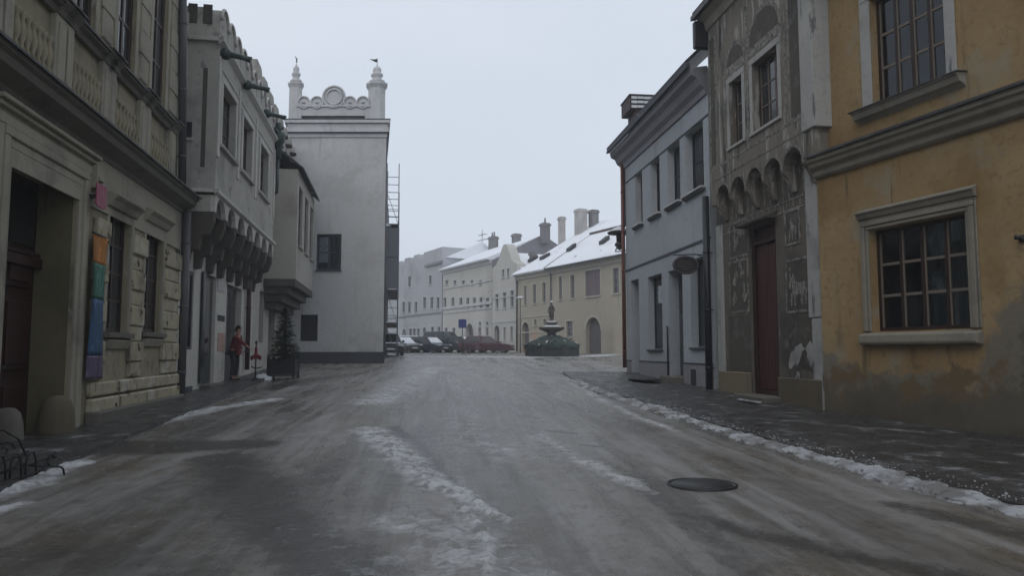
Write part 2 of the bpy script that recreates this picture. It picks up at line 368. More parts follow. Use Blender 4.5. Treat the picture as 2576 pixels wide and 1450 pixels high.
# ================================================================== LEFT: ornate stone house
def ornate_house():
    F = side_front(ground(437, 1005), 970)
    e = F.empty('stone_house', 'ornate yellowish stone townhouse with moulded cornice, deep portal and ashlar blocks at left edge', 'house')
    px0, px1 = F.S(7, 700), F.S(186, 700); ptop = F.Z(187, 461)
    w1 = F.rect(268, 323, 520, 836); w2 = F.rect(362, 406, 556, 836)
    up = [(F.S(x0, 150), F.S(x1, 150)) for x0, x1 in ((182, 234), (292, 338), (382, 418))]
    d = up[1][0] - up[0][0]
    up = [(up[0][0]-d*2, up[0][1]-d*2), (up[0][0]-d, up[0][1]-d)] + up
    uz0, uz1 = 6.25, 9.3
    holes = [(rectpts(px0, px1, -.9, ptop), .60), (rectpts(*w1), .38), (rectpts(*w2), .38)] + [(rectpts(a, b, uz0, uz1), .34) for a, b in up]
    A = -26
    MB().prism([(A, -1.6), (0, -1.6), (-.86, 11.8), (A, 11.8)], 0, 9, holes).build('wall', MT['l_stone'], e)
    roof(e, [(-.6, 11.6), (4.5, 15.5), (9.6, 11.6)], A, 0, MT['slate'])
    # portal: door, reveals in ochre, stone surround
    m = MB(); m.box(px0-.3, px1+.3, .59, .69, -1, ptop+.2)
    dr = m.build('portal_door', MT['door_wood'], e)
    g = MB(); zc = -.35; W = px1-px0
    for k in range(2):
        x0 = px0 + W*k/2 + .08; x1 = px0 + W*(k+1)/2 - .08
        for za, zb in ((.0, .75), (.9, 2.0), (2.15, 2.62)):
            g.box(x0+.06, x1-.06, .555, .59, za+zc+.3, zb+zc+.3)
            g.box(x0+.14, x1-.14, .525, .56, za+zc+.38, zb+zc+.22)
    g.box(px0, px1-.013, .46, .59, 2.42, 2.58); g.box(px0+.0, px1-.013, .50, .59, 2.60, 2.66)
    g.build('door_panel', MT['door_wood'], dr, .008)
    fl = MB(); fl.box(px0+.1, px1-.1, .575, .59, 2.75, ptop-.15); fl.build('fanlight', MT['glass'], dr)
    MB().lathe([(.02, 0), (.035, .02), (.035, .05), (.015, .07)], ((px0+px1)/2+.12, .50, .85), 10).build('handle', MT['iron'], dr)
    MB().box(px0+.02, px1-.02, -.05, .58, -1.0, F.gz(px1)-.02).build('threshold', MT['l_cornice'], e)
    MB().box(px1-.012, px1+.002, .06, .585, -.9, ptop-.002).build('portal_reveal', MT['reveal_green'], e)
    s = MB()
    for k, (wd, ou) in enumerate(((.13, .04), (.26, .075), (.40, .05))):
        a0 = px0 - wd; b0 = px1 + wd; i0 = [.0, .13, .26][k]
        s.box(px1+i0+.002, b0, -ou, .01, -.9, ptop+i0); s.box(a0, px0-i0-.002, -ou, .01, -.9, ptop+i0)
        s.box(a0, b0, -ou-.003, .01, ptop+i0+.002, ptop+wd)
    s.box(px0-.5, px1+.5, -.10, .01, ptop+.46, ptop+.53); s.box(px0-.55, px1+.55, -.16, .01, ptop+.535, ptop+.60)
    s.box(px1+.42, px1+.66, -.13, .01, ptop+.05, ptop+.45); s.box(px1+.44, px1+.64, -.17, .01, ptop+.18, ptop+.26)
    s.build('portal_surround', MT['l_frieze'], e, .012)
    # cornice
    zt = F.Z(476, 476, .42); zb = zt - .34
    c = MB(); c.extr([(.01, zb-.06), (-.06, zb-.06), (-.08, zb+.02), (-.16, zb+.06), (-.30, zb+.14), (-.33, zt-.10), (-.39, zt-.06), (-.39, zt-.001), (.01, zt+.10)], A, .12)
    c.build('cornice', MT['l_cornice'], e)
    MB().extr([(-.44, zt-.012), (-.44, zt+.022), (.008, zt+.15), (.008, zt+.112)], A, .16).build('cornice_flashing', MT['slate_lip'], e)
    MB().box(A, -.002, -.035, .01, zb-.95, zb-.062).build('frieze', MT['l_frieze'], e)
    # parapet band under the upper windows: pedestals and little baluster panels
    pb = zt+.12; pt = uz0 - .02
    ped = MB(); cap = MB(); lip = MB()
    for a, b in up:
        bal = MB(); cx = (a+b)/2; hw = (b-a)/2 + .18
        for k in range(7):
            x = cx - hw + .10 + (2*hw-.2)*k/6
            bal.lathe([(.035, 0), (.05, .05), (.03, .12), (.062, .26), (.05, .36), (.03, .46), (.05, .52), (.05, .56)], (x, -.06, pb+.14), 10)
        bal.box(cx-hw, cx+hw, -.012, .004, pb+.10, pb+.14); bal.build('baluster_panel', MT['l_stone'], e)
        for x in (a-.42, b+.42):
            ped.box(x-.21, x+.21, -.10, .01, pb, pt-.10); ped.box(x-.15, x+.15, -.125, .0, pb+.16, pt-.24)
        cap.extr([(.01, pt-.14), (-.08, pt-.14), (-.11, pt-.06), (-.19, pt-.02), (-.19, pt+.03), (.01, pt+.07)], a-.20, b+.20)
        lip.extr([(-.225, pt+.02), (-.225, pt+.052), (.008, pt+.105), (.008, pt+.075)], a-.21, b+.21)
        for x in (a-.42, b+.42):
            cap.extr([(.01, pt-.14), (-.12, pt-.14), (-.15, pt-.06), (-.235, pt+.03), (-.235, pt+.08), (.01, pt+.12)], x-.215, x+.25)
            lip.extr([(-.27, pt+.07), (-.27, pt+.10), (.008, pt+.155), (.008, pt+.125)], x-.205, x+.27)
    ped.box(A, -.004, -.045, .01, pb-.02, pb+.12)
    for i in range(len(up)-1):
        x0, x1 = up[i][1]+.66, up[i+1][0]-.66
        if x1 > x0+.1: cap.extr([(.01, pt-.14), (-.06, pt-.14), (-.12, pt-.02), (-.12, pt+.02), (.01, pt+.05)], x0, x1)
    ped.build('pedestal_band', MT['l_frieze'], e, .012)
    cap.build('sill_moulding', MT['l_cornice'], e); lip.build('sill_flashing', MT['slate_lip'], e)
    for a, b in up:
        window(e, a, b, uz0+.1, uz1, .07, 2, 3, MT['red_frame'], MT['glass'], .09, .12, surround=(.16, .02), sur_m=MT['l_frieze'])
    # upper rusticated piers between windows
    for i in range(len(up)):
        r = MB(); x0 = up[i][1]+.24; x1 = (up[i+1][0]-.24) if i+1 < len(up) else -.06
        if x1-x0 < .15: continue
        z = uz0+.35; k = 0
        while z < 11:
            xe = x1 if i+1 < len(up) else x1-.064*(z+1.6)
            r.box(x0+(.0 if k % 2 else .06), xe-(.0 if k % 2 else .06), -.030-(.012 if k % 2 else 0), .01, z-.03, z+.44); z += .5; k += 1
        r.box(x0+.05, x1-.86 if i+1 == len(up) else x1-.05, -.022, .005, uz0+.3, 11); r.build('ashlar_pier', MT['l_frieze'], e, .02)
    # ground floor ashlar
    rnd = random.Random(4)
    spans = [(px1+.68, w1[0]-.10), (w1[1]+.05, w2[0]-.10), (w2[1]+.05, -.05)]
    for x0, x1 in spans:
        r = MB(); r.box(x0+.1, x1-.1, -.03, .005, .63, zb-1.2)
        z = .62; k = 0
        while z < zb-1.15:
            h = .40 if k % 2 else .30
            j = rnd.uniform(-.012, .02)
            r.box(x0+(.0 if k % 2 else .07), x1-(.0 if k % 2 else .07), -.05-j-(.035 if k % 2 else 0), .01, z+.012, z+h-.012)
            z += h; k += 1
        r.build('ashlar_block', MT['l_block'], e, .022)
    p = MB(); x0 = px1 + .68
    q = x0
    rows = [(.36, .60, .10), (.02, .33, .13), (-.9, -.02, .20)]
    for zi, (za, zb2, ou) in enumerate(rows):
        q = x0
        while q < -.1:
            q2 = min(q + rnd.uniform(.75, 1.3), -.03)
            if -.03-q2 < .3: q2 = -.03
            p.box(q+.012, q2-.012, -ou-rnd.uniform(0, .03), .01, za, zb2); q = q2
    p.build('plinth_course', MT['l_block'], e, .03)
    MB().box(x0-.02, -.02, -.25, .0, -1.0, F.gz(-3)+.20).build('plinth', MT['l_cornice'], e, .03)
    for w in (w1, w2):
        window(e, *w, .10, 2, 4, MT['red_frame'], MT['glass'], .06, .08, sill=(.10, .14, .10), sill_m=MT['l_cornice'])
        a, b, z0, z1 = w; s = MB()
        s.extr([(.01, z1+.02), (-.08, z1+.02), (-.14, z1+.13), (-.22, z1+.2), (-.22, z1+.24), (.01, z1+.30)], a-.2, b+.2)
        s.box(a-.13, a-.002, -.03, .01, z0, z1+.018); s.box(b+.002, b+.13, -.05, .01, z0, z1+.018)
        s.extr([(.01, z0-.30), (-.05, z0-.30), (-.12, z0-.14), (.01, z0-.12)], a-.02, b+.02)
        s.build('window_surround', MT['l_frieze'], e, .012)
    # things on the wall
    downpipe(F, .02, .15, F.gz(0, .2), F.Z(476, 476, .42)-.36, .095, MT['pipe_grey'], 'grey zinc downpipe at the corner between the stone house and the white shop', head=False)
    downpipe(F, -.42, .12, zt+.25, 11.9, .09, MT['pipe_grey'], 'grey zinc downpipe above the stone cornice beside the white bay', lean=-.85)
    # hanging banner
    a, b = F.S(228, 760, .125), F.S(263, 760, .125)
    bands = [('orange', (.36, .14, .03), 590, 662), ('green', (.04, .13, .095), 662, 752), ('blue', (.035, .085, .16), 752, 896), ('violet', (.105, .08, .135), 896, 952)]
    f = F.sub(a, .125); be = f.empty('banner', 'tall narrow banner in orange, green, blue and violet bands on the stone house', 'banner')
    W = b - a; d0 = F.z0 - f.z0
    xm = 243
    for nm, c, y0, y1 in bands:
        z1, z0 = F.Z(xm, y0, .125)+d0, F.Z(xm, y1, .125)+d0
        m = MB(); n = 10
        for i in range(n):
            pass
        vs = []; fs = []
        for i in range(n+1):
            for j in range(7):
                z = z0 + (z1-z0)*i/n
                vs.append((W*j/6, .02*math.sin(z*2.1+j*.5), z))
        for i in range(n):
            for j in range(6): fs.append((i*7+j, i*7+j+1, i*7+8+j, i*7+7+j))
        m.add(vs, fs, True)
        lighter = tuple(min(1, x*1.9+.03) for x in c)
        o = m.build('banner_cloth', M(nm+'_banner_cloth', c, .75, [L(lighter, (9, 9, 6), .56, .66, off=len(nm)), L(tuple(x*.55 for x in c), (3, 3, .7), .5, .7, off=2)]), be)
        o.modifiers.new('thick', 'SOLIDIFY').thickness = .006
    zt2 = F.Z(xm, 588, .125)+d0
    MB().tube([(-.06, 0, zt2), (W+.06, 0, zt2)], .014, 8).build('banner_rod', MT['iron'], be)
    MB().tube([(-.06, 0, F.Z(xm, 953, .125)+d0), (W+.06, 0, F.Z(xm, 953, .125)+d0)], .014, 8).tube([(W/2, 0, zt2), (W/2, .12, zt2+.05)], .01, 6).build('banner_rod', MT['iron'], be)
    # house plate
    a, b = F.S(241, 494, .2), F.S(267, 494, .2); z1, z0 = F.Z(253, 464, .2), F.Z(253, 524, .2)
    f = F.sub(a, .2); dz = F.z0-f.z0; W = b-a; t = f.empty('wall_plate', 'small crimson plate above the coloured banner', 'wall plate')
    MB().prism([(0, z1+dz), (W, z1+dz), (W, z0+dz+.03), (W*.8, z0+dz), (W*.2, z0+dz), (0, z0+dz+.03)], -.012, .006).build('plate', M('crimson_plate', (.22, .022, .06), .5, [L((.36, .12, .17), 9, .58, .66)]), t, .004)
    MB().box(W*.3, W*.7, .006, .2, (z0+z1)/2+dz-.02, (z0+z1)/2+dz+.02).build('bracket', MT['iron'], t)
    # guard stones
    for (x, y, h, r, lab) in ((140, 1098, .62, .24, 'dark round-topped guard stone at the foot of the portal jamb'), (14, 1120, .52, .20, 'pale guard stone at the left edge beside the red-brown door')):
        g = ground(x, y); z = G(g.y)
        m = MB(); m.lathe([(r*1.15, -.3), (r*1.1, .1), (r, h*.6), (r*.8, h*.86), (r*.45, h*.98), (.02, h)], (0, 0, 0), 16)
        o = m.build('guard_stone', MT['base_dark'] if x > 50 else MT['l_cornice'], None, loc=(g.x, g.y, z)); tag(o, lab, 'guard stone', 'guard stones at the portal')
    return F
FL1 = ornate_house()

# ================================================================== LEFT: white shop house with the corbelled bay
def shop_house():
    F = side_front(ground(437, 1003), 988)
    F = F.sub(.06)
    e = F.empty('shop_house', 'white old house with battlemented upper floor jutting out over a shop on dark corbels', 'house')
    Y = lambda x: F.S(x, 800)
    EN = F.S(634, 800)
    sw = F.rect(456, 486, 672, 880); gl = F.rect(494, 511, 690, 890); d1 = F.rect(509, 541, 684, 965); d2 = F.rect(567, 605, 712, 985)
    gz = lambda q: F.gz(q)
    d1 = (d1[0], d1[1], gz(d1[1])+.02, d1[3]); d2 = (d2[0], d2[1], gz(d2[1])-.1, d2[3])
    holes = [(rectpts(*sw), .25), (rectpts(*d1), .45), (rectpts(*d2), .5)]
    TOP = 9.6
    MB().prism(rectpts(0, EN, -1.2, TOP), 0, 8, holes).build('wall', MT['white'], e)
    so = window(e, *sw, .03, 1, 1, MT['dark_frame'], MT['glass'], .05, .09)
    # shop door leaf standing open (glass strip) and dark door
    dl = MB(); dl.box(d1[0]-.34, d1[0]-.02, -.07, -.03, d1[2]+.15, d1[3]); o = dl.build('open_door_leaf', MT['dark_door_wood'], e)
    MB().box(d1[0]-.29, d1[0]-.07, -.076, -.069, d1[2]+.5, d1[3]-.15).build('pane', MT['glass_far'], o)
    o = MB().box(d1[0]-.01, d1[1]+.01, .10, .16, d1[2]-.1, d1[3]+.01).build('shop_door', MT['dark_door_wood'], e)
    MB().box(d1[0]+.12, d1[1]-.12, .092, .101, d1[2]+.9, d1[3]-.15).build('pane', MT['glass'], o)
    o = MB().box(d2[0]-.01, d2[1]+.01, .20, .26, d2[2]-.1, d2[3]+.01).build('shop_door', MT['dark_door_wood'], e)
    MB().box(d2[0]+.15, d2[1]-.15, .192, .201, d2[2]+.9, d2[3]-.15).build('pane', MT['glass'], o)
    MB().box(d1[0]-.1, d1[1]+.1, -.30, .3, -1, gz(d1[0])+.14).build('doorstep', MT['l_cornice'], e, .02)
    MB().box(.0, sw[1]+.1, -.03, .0, -1, F.Z(445, 978)).build('plinth', MT['plinth_blue'], e, .008)
    # bay: the upper floor on corbels
    OUT = .75
    c0 = F.S(540, 500, OUT); c1 = F.S(687, 600, OUT); B = F.sub(0, OUT); dz = F.z0-B.z0
    zb = F.Z(538, 478, OUT)-.02; zbot = F.Z(536, 520, OUT); zc = F.Z(546, 92, OUT); ztop = F.Z(576, 45, OUT)
    wins = [F.rect(557, 592, 213, 377, OUT), F.rect(609, 634, 287, 430, OUT), F.rect(653, 674, 350, 475, OUT)]
    zt_ = sum(w[3] for w in wins)/3; zb_ = sum(w[2] for w in wins)/3
    wins = [(w[0], w[1], zb_, zt_) for w in wins]
    m = MB(); m.prism(rectpts(c0, c1, zb, zc), -OUT, 1.0, [(rectpts(*w), .28) for w in wins]); bay = m.build('bay', MT['white_dirty'], e)
    for w in wins:
        window(bay if False else e, *w, -OUT+.16, 2, 3, MT['brown_frame'], MT['glass'], .045, .06, y_front=-OUT, surround=(.16, .04), sur_m=MT['white'])
        MB().box(w[0]-.2, w[1]+.2, -OUT-.10, -OUT+.16, w[2]-.10, w[2]-.005).build('sill', MT['white_dirty'], e, .01)
    # pilasters, mouldings, scalloped frieze
    q = MB()
    xs = [c0+.12] + [(wins[i][1]+wins[i+1][0])/2 for i in range(2)] + [c1-.2]
    for x in xs: q.box(x-.10, x+.10, -OUT-.035, -OUT+.003, zb+.9, zc-.35)
    q.extr([(-OUT-.10, zb-.03), (-OUT-.10, zb+.05), (-OUT+.003, zb+.10), (-OUT+.003, zb-.08)], c0-.10, c1+.05)
    q.box(c0-.10, c0+.003, -OUT-.10, .0, zb-.03, zb+.05)
    q.extr([(-OUT-.13, zc), (-OUT-.13, zc+.07), (-OUT+.003, zc+.14), (-OUT+.003, zc-.10), (-OUT-.05, zc-.06)], c0-.13, c1+.05)
    q.box(c0-.13, c0+.003, -OUT-.13, .0, zc-.02, zc+.07)
    q.box(c0+.05, c1, -OUT-.025, -OUT+.003, zc-.62, zc-.56)
    q.build('moulding', MT['white'], e, .012)
    n = 7; W = (c1-c0)/n
    pts = [(c0, zb-.081), (c1, zb-.081)]; 
    low = []
    for k in range(n-1, -1, -1):
        xa = c0+W*k; r = W*.40
        low.append((xa+W, zbot-.10))
        for j in range(9):
            t = math.pi*j/8; low.append((xa+W/2+r*math.cos(t), zbot-.10+.44*math.sin(t)))
    low.append((c0, zbot-.10))
    outl = [(c0, zb-.081)] + [(c1, zb-.081)] + low
    MB().prism(outl, -OUT-.02, -OUT+.10).build('scalloped_frieze', MT['white'], e)
    MB().box(c0, c0+.10, -OUT+.10, .0, zbot-.1, zb-.081).build('frieze_return', MT['white_dirty'], e)
    for k in range(n+1):
        x = c0+W*k; x = min(max(x, c0+.14), c1-.14)
        m = MB(); h = zbot-.10
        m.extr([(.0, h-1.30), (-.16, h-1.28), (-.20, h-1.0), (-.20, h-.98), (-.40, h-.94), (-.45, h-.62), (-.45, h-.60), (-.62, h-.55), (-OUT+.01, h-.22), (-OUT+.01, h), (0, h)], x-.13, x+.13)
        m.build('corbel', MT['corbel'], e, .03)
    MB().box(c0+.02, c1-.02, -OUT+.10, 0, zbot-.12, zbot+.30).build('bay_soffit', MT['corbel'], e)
    # return wall of the bay towards the camera: slot, small black window, parapet blind panel
    SF = Front(F.o+F.d*c0, -F.n); sdz = SF.z0-F.z0
    def sp(xl, xr, yt, yb): q = SF.rect(xl, xr, yt, yb); return (-q[1], -q[0], q[2]+sdz, q[3]+sdz)
    q = sp(508, 519, 170, 420); MB().box(c0-.012, c0+.003, *q).build('blind_slot', MT['corbel'], e)
    q = sp(463, 486, 130, 255); MB().box(c0-.010, c0+.003, *q).build('blind_panel', MT['white_dirty'], e)
    q = sp(459, 483, 306, 346); MB().box(c0-.02, c0+.003, *q).build('small_window', MT['glass'], e)
    MB().box(c0-.07, c0+.003, q[0]-.03, q[1]+.03, q[2]-.07, q[2]-.005).build('small_window_sill', MT['white'], e)
    # attic parapet with rounded merlons
    m = MB(); k0 = c0; mw = .86; pts = [(c0, zc+.1)]
    topz = ztop-.25; x = c0; up = []
    while x < c1 - .3:
        up.append((x+.02, topz-.5)); 
        for j in range(9):
            t = math.pi*(1-j/8); up.append((x+mw/2+mw*.43*math.cos(t), topz-.18+mw*.43*math.sin(t)))
        up.append((x+mw-.02, topz-.5)); x += mw
    outl = [(c0, zc+.1), (x, zc+.1)] + up[::-1]
    m.prism(outl, -OUT-.0, -OUT+.32)
    pa = m.build('battlement', MT['white_dirty'], e)
    r = MB(); x = c0
    while x < c1-.3:
        r.box(x+.12, x+mw-.12, -OUT-.03, -OUT+.003, zc+.25, topz-.55); r.tube([(x+mw/2+mw*.44*math.cos(t), -OUT-.02, topz-.18+mw*.44*math.sin(t)) for t in [math.pi*j/10 for j in range(11)]], .045, 6); x += mw
    r.build('merlon_moulding', MT['white'], e)
    b2 = MB(); b2.box(c0, c0+.3, -OUT+.32, .6, zc+.1, topz+.1); b2.build('battlement_return', MT['white_dirty'], e)
    b3 = MB()
    for i in range(3): b3.box(c0-.02, c0+.003, -.55+i*.36, -.33+i*.36, zc+.45, zc+.95)
    b3.build('blind_panel', MT['corbel'], e)
    # verdigris water spouts
    for x, y in ((556, 137), (611, 215), (662, 287)):
        s, z = F.hit(x, y, OUT)
        g = MB(); g.lathe([(.05, -.14), (.13, -.08), (.15, .0), (.12, .10), (.05, .15)], (s, -OUT-.12, z+.02), 12)
        g.tube([(s, -OUT, z+.03), (s, -OUT-.30, z), (s, -OUT-.55, z-.05), (s, -OUT-.74, z-.10)], [.09, .075, .062, .085], 10)
        g.build('water_spout', MT['spout'], e)
    s, z = F.hit(690, 330, OUT)
    g = MB(); g.lathe([(.06, -.95), (.12, -.9), (.14, -.45), (.24, -.3), (.26, .0), (.20, .06)], (s+.35, -OUT-.10, z), 12); g.tube([(s+.35, -OUT-.1, z-.9), (s+.35, -OUT-.1, z-2.2), (s+.5, -.2, z-2.7)], .06, 8)
    g.lathe([(.1, 0), (.1, .35)], (s+.35, -OUT-.1, z+.06), 8); g.tube([(s-.1, -OUT, z+.05), (s+.35, -OUT-.1, z)], .09, 8)
    g.build('rain_hopper', MT['spout'], e)
    downpipe(F, F.S(625, 800, .12), .12, gz(EN), F.Z(625, 668, .12), .085, M('dark_red_post', (.055, .020, .022), .5, [L((.02, .014, .014), (5, 5, 1), .45, .62)]), 'dark red downpipe at the far end of the white shop front')
    # notices on the pier between the shop doors
    for nm, y0, y1, c, lab in (('notice_board', 690, 735, (.42, .40, .40), 'pale paper notice high on the pier between the shop doors'), ('letter_plate', 794, 808, (.02, .02, .022), 'small black plate on the white pier between the shop doors'), ('poster', 838, 884, (.40, .26, .22), 'pinkish poster low on the pier between the shop doors')):
        x0, x1 = F.S(547, (y0+y1)/2), F.S(564, (y0+y1)/2); z1, z0 = F.Z(555, y0), F.Z(555, y1)
        f = F.sub(x0, .003); d = F.z0-f.z0
        o = MB().box(0, x1-x0, -.015, 0, z0+d, z1+d).build(nm, M(nm+'_face', c, .7, [L(tuple(x*.6 for x in c), 9, .52, .62)]), None, .002)
        o.location = (f.o.x, f.o.y, f.z0); o.rotation_euler = (0, 0, math.atan2(f.d.y, f.d.x)); tag(o, lab, 'notice')
    return F
FL2 = shop_house()

# ================================================================== LEFT: third house with small oriel
def oriel_house():
    q = FL2.S(634, 800)
    F = FL2.sub(q+.01)
    e = F.empty('oriel_house', 'beige house beyond the shop with a dark-roofed oriel and stepped gable parapet', 'house')
    END = 14.5; OUT = 1.25
    w = F.rect(652, 663, 730, 862); g = F.rect(674, 690, 742, 990)
    w = (w[0], w[1], w[2], w[3])
    MB().prism(rectpts(0, END, -1.2, 8.6), 0, 7, [(rectpts(*w), .25), (rectpts(g[0], g[1], F.gz(g[0])-.2, g[3]), .35)]).build('wall', MT['beige'], e)
    window(e, *w, .16, 2, 3, MT['brown_frame'], MT['glass'], .04, .06)
    MB().box(g[0], g[1], .26, .33, -1, g[3]+.01).build('door', MT['dark_door_wood'], e)
    c0 = F.S(747, 560, OUT); c1 = F.S(790, 560, OUT); zt = F.Z(747, 420, OUT); zb = F.Z(747, 705, OUT)
    c1 = min(c1, END-.2)
    ws = []
    n = 3; W = (c1-c0)/n
    zw1, zw0 = F.Z(750, 462, OUT), F.Z(750, 618, OUT)
    for k in range(n): ws.append((c0+W*(k+.22), c0+W*(k+.82), zw0, zw1))
    MB().prism(rectpts(c0, c1, zb, zt), -OUT, .2, [(rectpts(*x), .2) for x in ws]).build('oriel', MT['beige'], e)
    for x in ws: window(e, *x, -OUT+.1, 2, 3, MT['dark_frame'], MT['glass'], .04, .06, y_front=-OUT, sill=(.06, .10, .07), sill_m=MT['beige'])
    m = MB()
    for k in range(4):
        d = OUT*(1-.22*k)
        m.box(c0+.15*k, c1-.1*k, -d, 0, zb-.30*(k+1), zb-.30*k-.004)
    m.build('oriel_corbel', MT['corbel'], e, .02)
    MB().extr([(-OUT-.25, zt-.04), (-OUT-.25, zt+.04), (1.5, zt+2.4), (1.5, zt+2.2)], c0-.15, c1+.1).build('oriel_roof', MT['slate'], e)
    MB().prism([(0, 0), (0, 0.01), (1, .01)], 0, .01)
    # stepped parapet with rounded volutes
    st = FL2.S(653, 180) - q
    zz = [(653, 163), (686, 190), (700, 215), (715, 240), (730, 270)]
    m = MB(); pts = []
    prev = None; z_base = 8.5
    xs = [F.S(p[0], p[1]) for p in zz]; zs = [F.Z(p[0], p[1]) for p in zz]
    x0 = xs[0]; top = zs[0]
    outl = [(x0-.6, z_base)]
    k = 0; x = x0 - .6
    outl.append((x, top))
    step = 1.5
    while x < END-.5:
        outl.append((x+step*.55, top)); 
        for j in range(6):
            t = math.pi/2*j/5; outl.append((x+step*.55+.35*math.sin(t), top-.5+.5*math.cos(t)))
        outl.append((x+step*.62, top-.72)); outl.append((x+step, top-.72)); outl.append((x+step, top-.12)); x += step; top -= .06
    outl.append((x, z_base))
    m.prism(outl, -.02, .4); m.build('gable_parapet', MT['white_dirty'], e)
    x = x0-.6; r = MB()
    while x < END-1.6:
        r.box(x, x+step*.9, -.10, -.018, top-1.3, top-1.2); r.lathe([(.26, -.05), (.26, .05)], (x+.45, -.06, top-.55), 12); r.box(x+.1, x+.8, -.08, -.018, top-.98, top-.9); x += step
    r.build('parapet_moulding', MT['corbel'], e)
    roof(e, [(.4, 8.4), (3.6, 10.4), (7.1, 8.6)], 0, END, MT['slate'])
    return F
FL3 = oriel_house()

# ================================================================== white tower-like gable end facing the camera
def tower():
    Yt = ground(860, 915).y
    xl = (722-CX)/FPX*Yt*1.0; o = atY(722, 600, Yt); o2 = atY(968, 600, Yt)
    F = Front((o.x, Yt), (1, 0)); W = o2.x-o.x
    e = F.empty('white_tower_house', 'tall white house end wall with scalloped attic and two finial turrets', 'house')
    X = lambda x, y=500: F.S(x, y); Z = lambda y: F.Z(850, y)
    up = (X(799), X(861), Z(680), Z(589)); lo = (X(763), X(806), Z(859), Z(792))
    MB().prism(rectpts(0, W, -1.0, Z(345)), 0, 9, [(rectpts(*up), .22), (rectpts(*lo), .45)]).build('wall', MT['tower'], e)
    window(e, *up, .14, 2, 2, M('dark_violet_frame', (.045, .042, .055), .5), MT['glass_clear'], .09, .10, sill=(.05, .08, .06), sill_m=MT['plinth_blue'],
           curtain=[(.1, .47, .22, .93, M('lilac_net_curtain', (.80, .78, .84), .95, [L((.50, .48, .54), 5, .5, .62)])), (.53, .9, .22, .93, MT['curtain_dim'])])
    MB().box(up[0]-.1, up[1]+.1, .40, .42, up[2]-.1, up[3]+.1).build('room_back', MT['curtain_dim'], e)
    MB().box(lo[0]-.02, lo[1]+.02, .36, .40, lo[2]-.02, lo[3]+.02).build('shutter', MT['iron'], e)
    MB().box(-.02, W+.03, -.05, 9.02, -1.1, Z(886)).build('plinth', MT['plinth_blue'], e, .006)
    # cornice bands
    c = MB()
    def band(y0, y1, out, mat=None):
        c.box(-out, W+out, -out, 9+out, Z(y1), Z(y0)-.004)
    band(335, 346, .06); band(322, 334, .16); band(312, 321.5, .10); band(303, 311.5, .22)
    c.build('cornice', MT['tower_trim'], e, .015)
    d = MB(); d.box(-.18, W+.19, -.185, 9.2, Z(335.2), Z(334)); d.box(-.24, W+.25, -.245, 9.2, Z(303), Z(301.6)); d.build('cornice_flashing', MT['plinth_blue'], e)
    a0, a1 = X(745, 280), X(935, 280)
    MB().prism(rectpts(a0, a1, Z(301), Z(262)), .05, .5, [(rectpts(X(758, 290), X(918, 290), Z(297), Z(290)), .12)]).build('attic_wall', MT['tower'], e)
    s = MB()
    s.box(a0, a1, -.02, .5, Z(268), Z(263))
    for x in (764, 797, 880, 913):
        s.prism([(X(x, 256)+.33*math.cos(t), Z(257)+.33*math.sin(t)) for t in [2*math.pi*j/20 for j in range(20)]], .06, .42)
        s.tube([(X(x, 256)+.31*math.cos(t), .03, Z(257)+.31*math.sin(t)) for t in [2*math.pi*j/16 for j in range(17)]], .05, 6)
        s.lathe([(.10, 0), (.10, .04)], (X(x, 256), .05, Z(257)-.02), 10)
    cx, cz = X(840, 241), Z(243)
    s.prism([(cx+.60*math.cos(t), cz+.60*math.sin(t)) for t in [2*math.pi*j/32 for j in range(32)]], .05, .45)
    for rr in (.56, .40): s.tube([(cx+rr*math.cos(t), .03, cz+rr*math.sin(t)) for t in [2*math.pi*j/28 for j in range(29)]], .06, 6)
    s.build('scalloped_attic', MT['tower_trim'], e)
    for i, (xa, xb, yt) in enumerate(((725, 758, 205), (925, 970, 207))):
        x = (X(xa, 260)+X(xb, 260))/2; r = (X(xb, 260)-X(xa, 260))/2*1.06; zb = Z(303); zt = Z(yt)
        m = MB(); m.lathe([(r, 0), (r*.97, zt-zb-.28), (r*1.06, zt-zb-.2), (r*1.22, zt-zb-.08), (r*1.22, zt-zb), (r*.8, zt-zb+.05)], (x, .35, zb), 8, True)
        t = m.build('turret', MT['tower_trim'], e)
        k = r/.42
        MB().lathe([(.36*k, 0), (.36*k, .12), (.22*k, .2), (.20*k, .32), (.27*k, .40), (.27*k, .5), (.17*k, .58), (.20*k, .72), (.16*k, .84), (.05, .94), (.02, 1.1)], (x, .35, zt+.05), 14).build('finial', MT['tower_trim'], t)
        v = MB(); zv = zt+1.1
        v.tube([(x, .35, zv-.1), (x, .35, zv+.22)], .018, 6)
        if i: v.prism([(x+.02, zv+.30), (x+.02, zv+.10), (x-.10, zv+.12), (x-.40, zv+.28), (x-.16, zv+.26)], .34, .36)
        else: v.prism([(x-.02, zv+.05), (x+.04, zv+.05), (x+.05, zv+.24), (x-.10, zv+.42), (x-.02, zv+.22)], .34, .36)
        v.build('weather_vane', MT['iron'], t)
    roof(e, [(.5, Z(302)), (4.5, Z(262)), (8.5, Z(302))], .2, W-.2, MT['slate'])
    def shear(o):
        for c in o.children:
            if c.type == 'MESH':
                for v in c.data.vertices: v.co.x -= .19*max(v.co.y, 0)
            shear(c)
    shear(e)
    downpipe(Front((F.o.x+W-.05, F.o.y+.02), (-.19, 1)), .05, .05, -.2, Z(346), .06, MT['pipe_grey'], 'grey downpipe down the right edge of the white tower house')
    return F, W
FT, TW = tower()

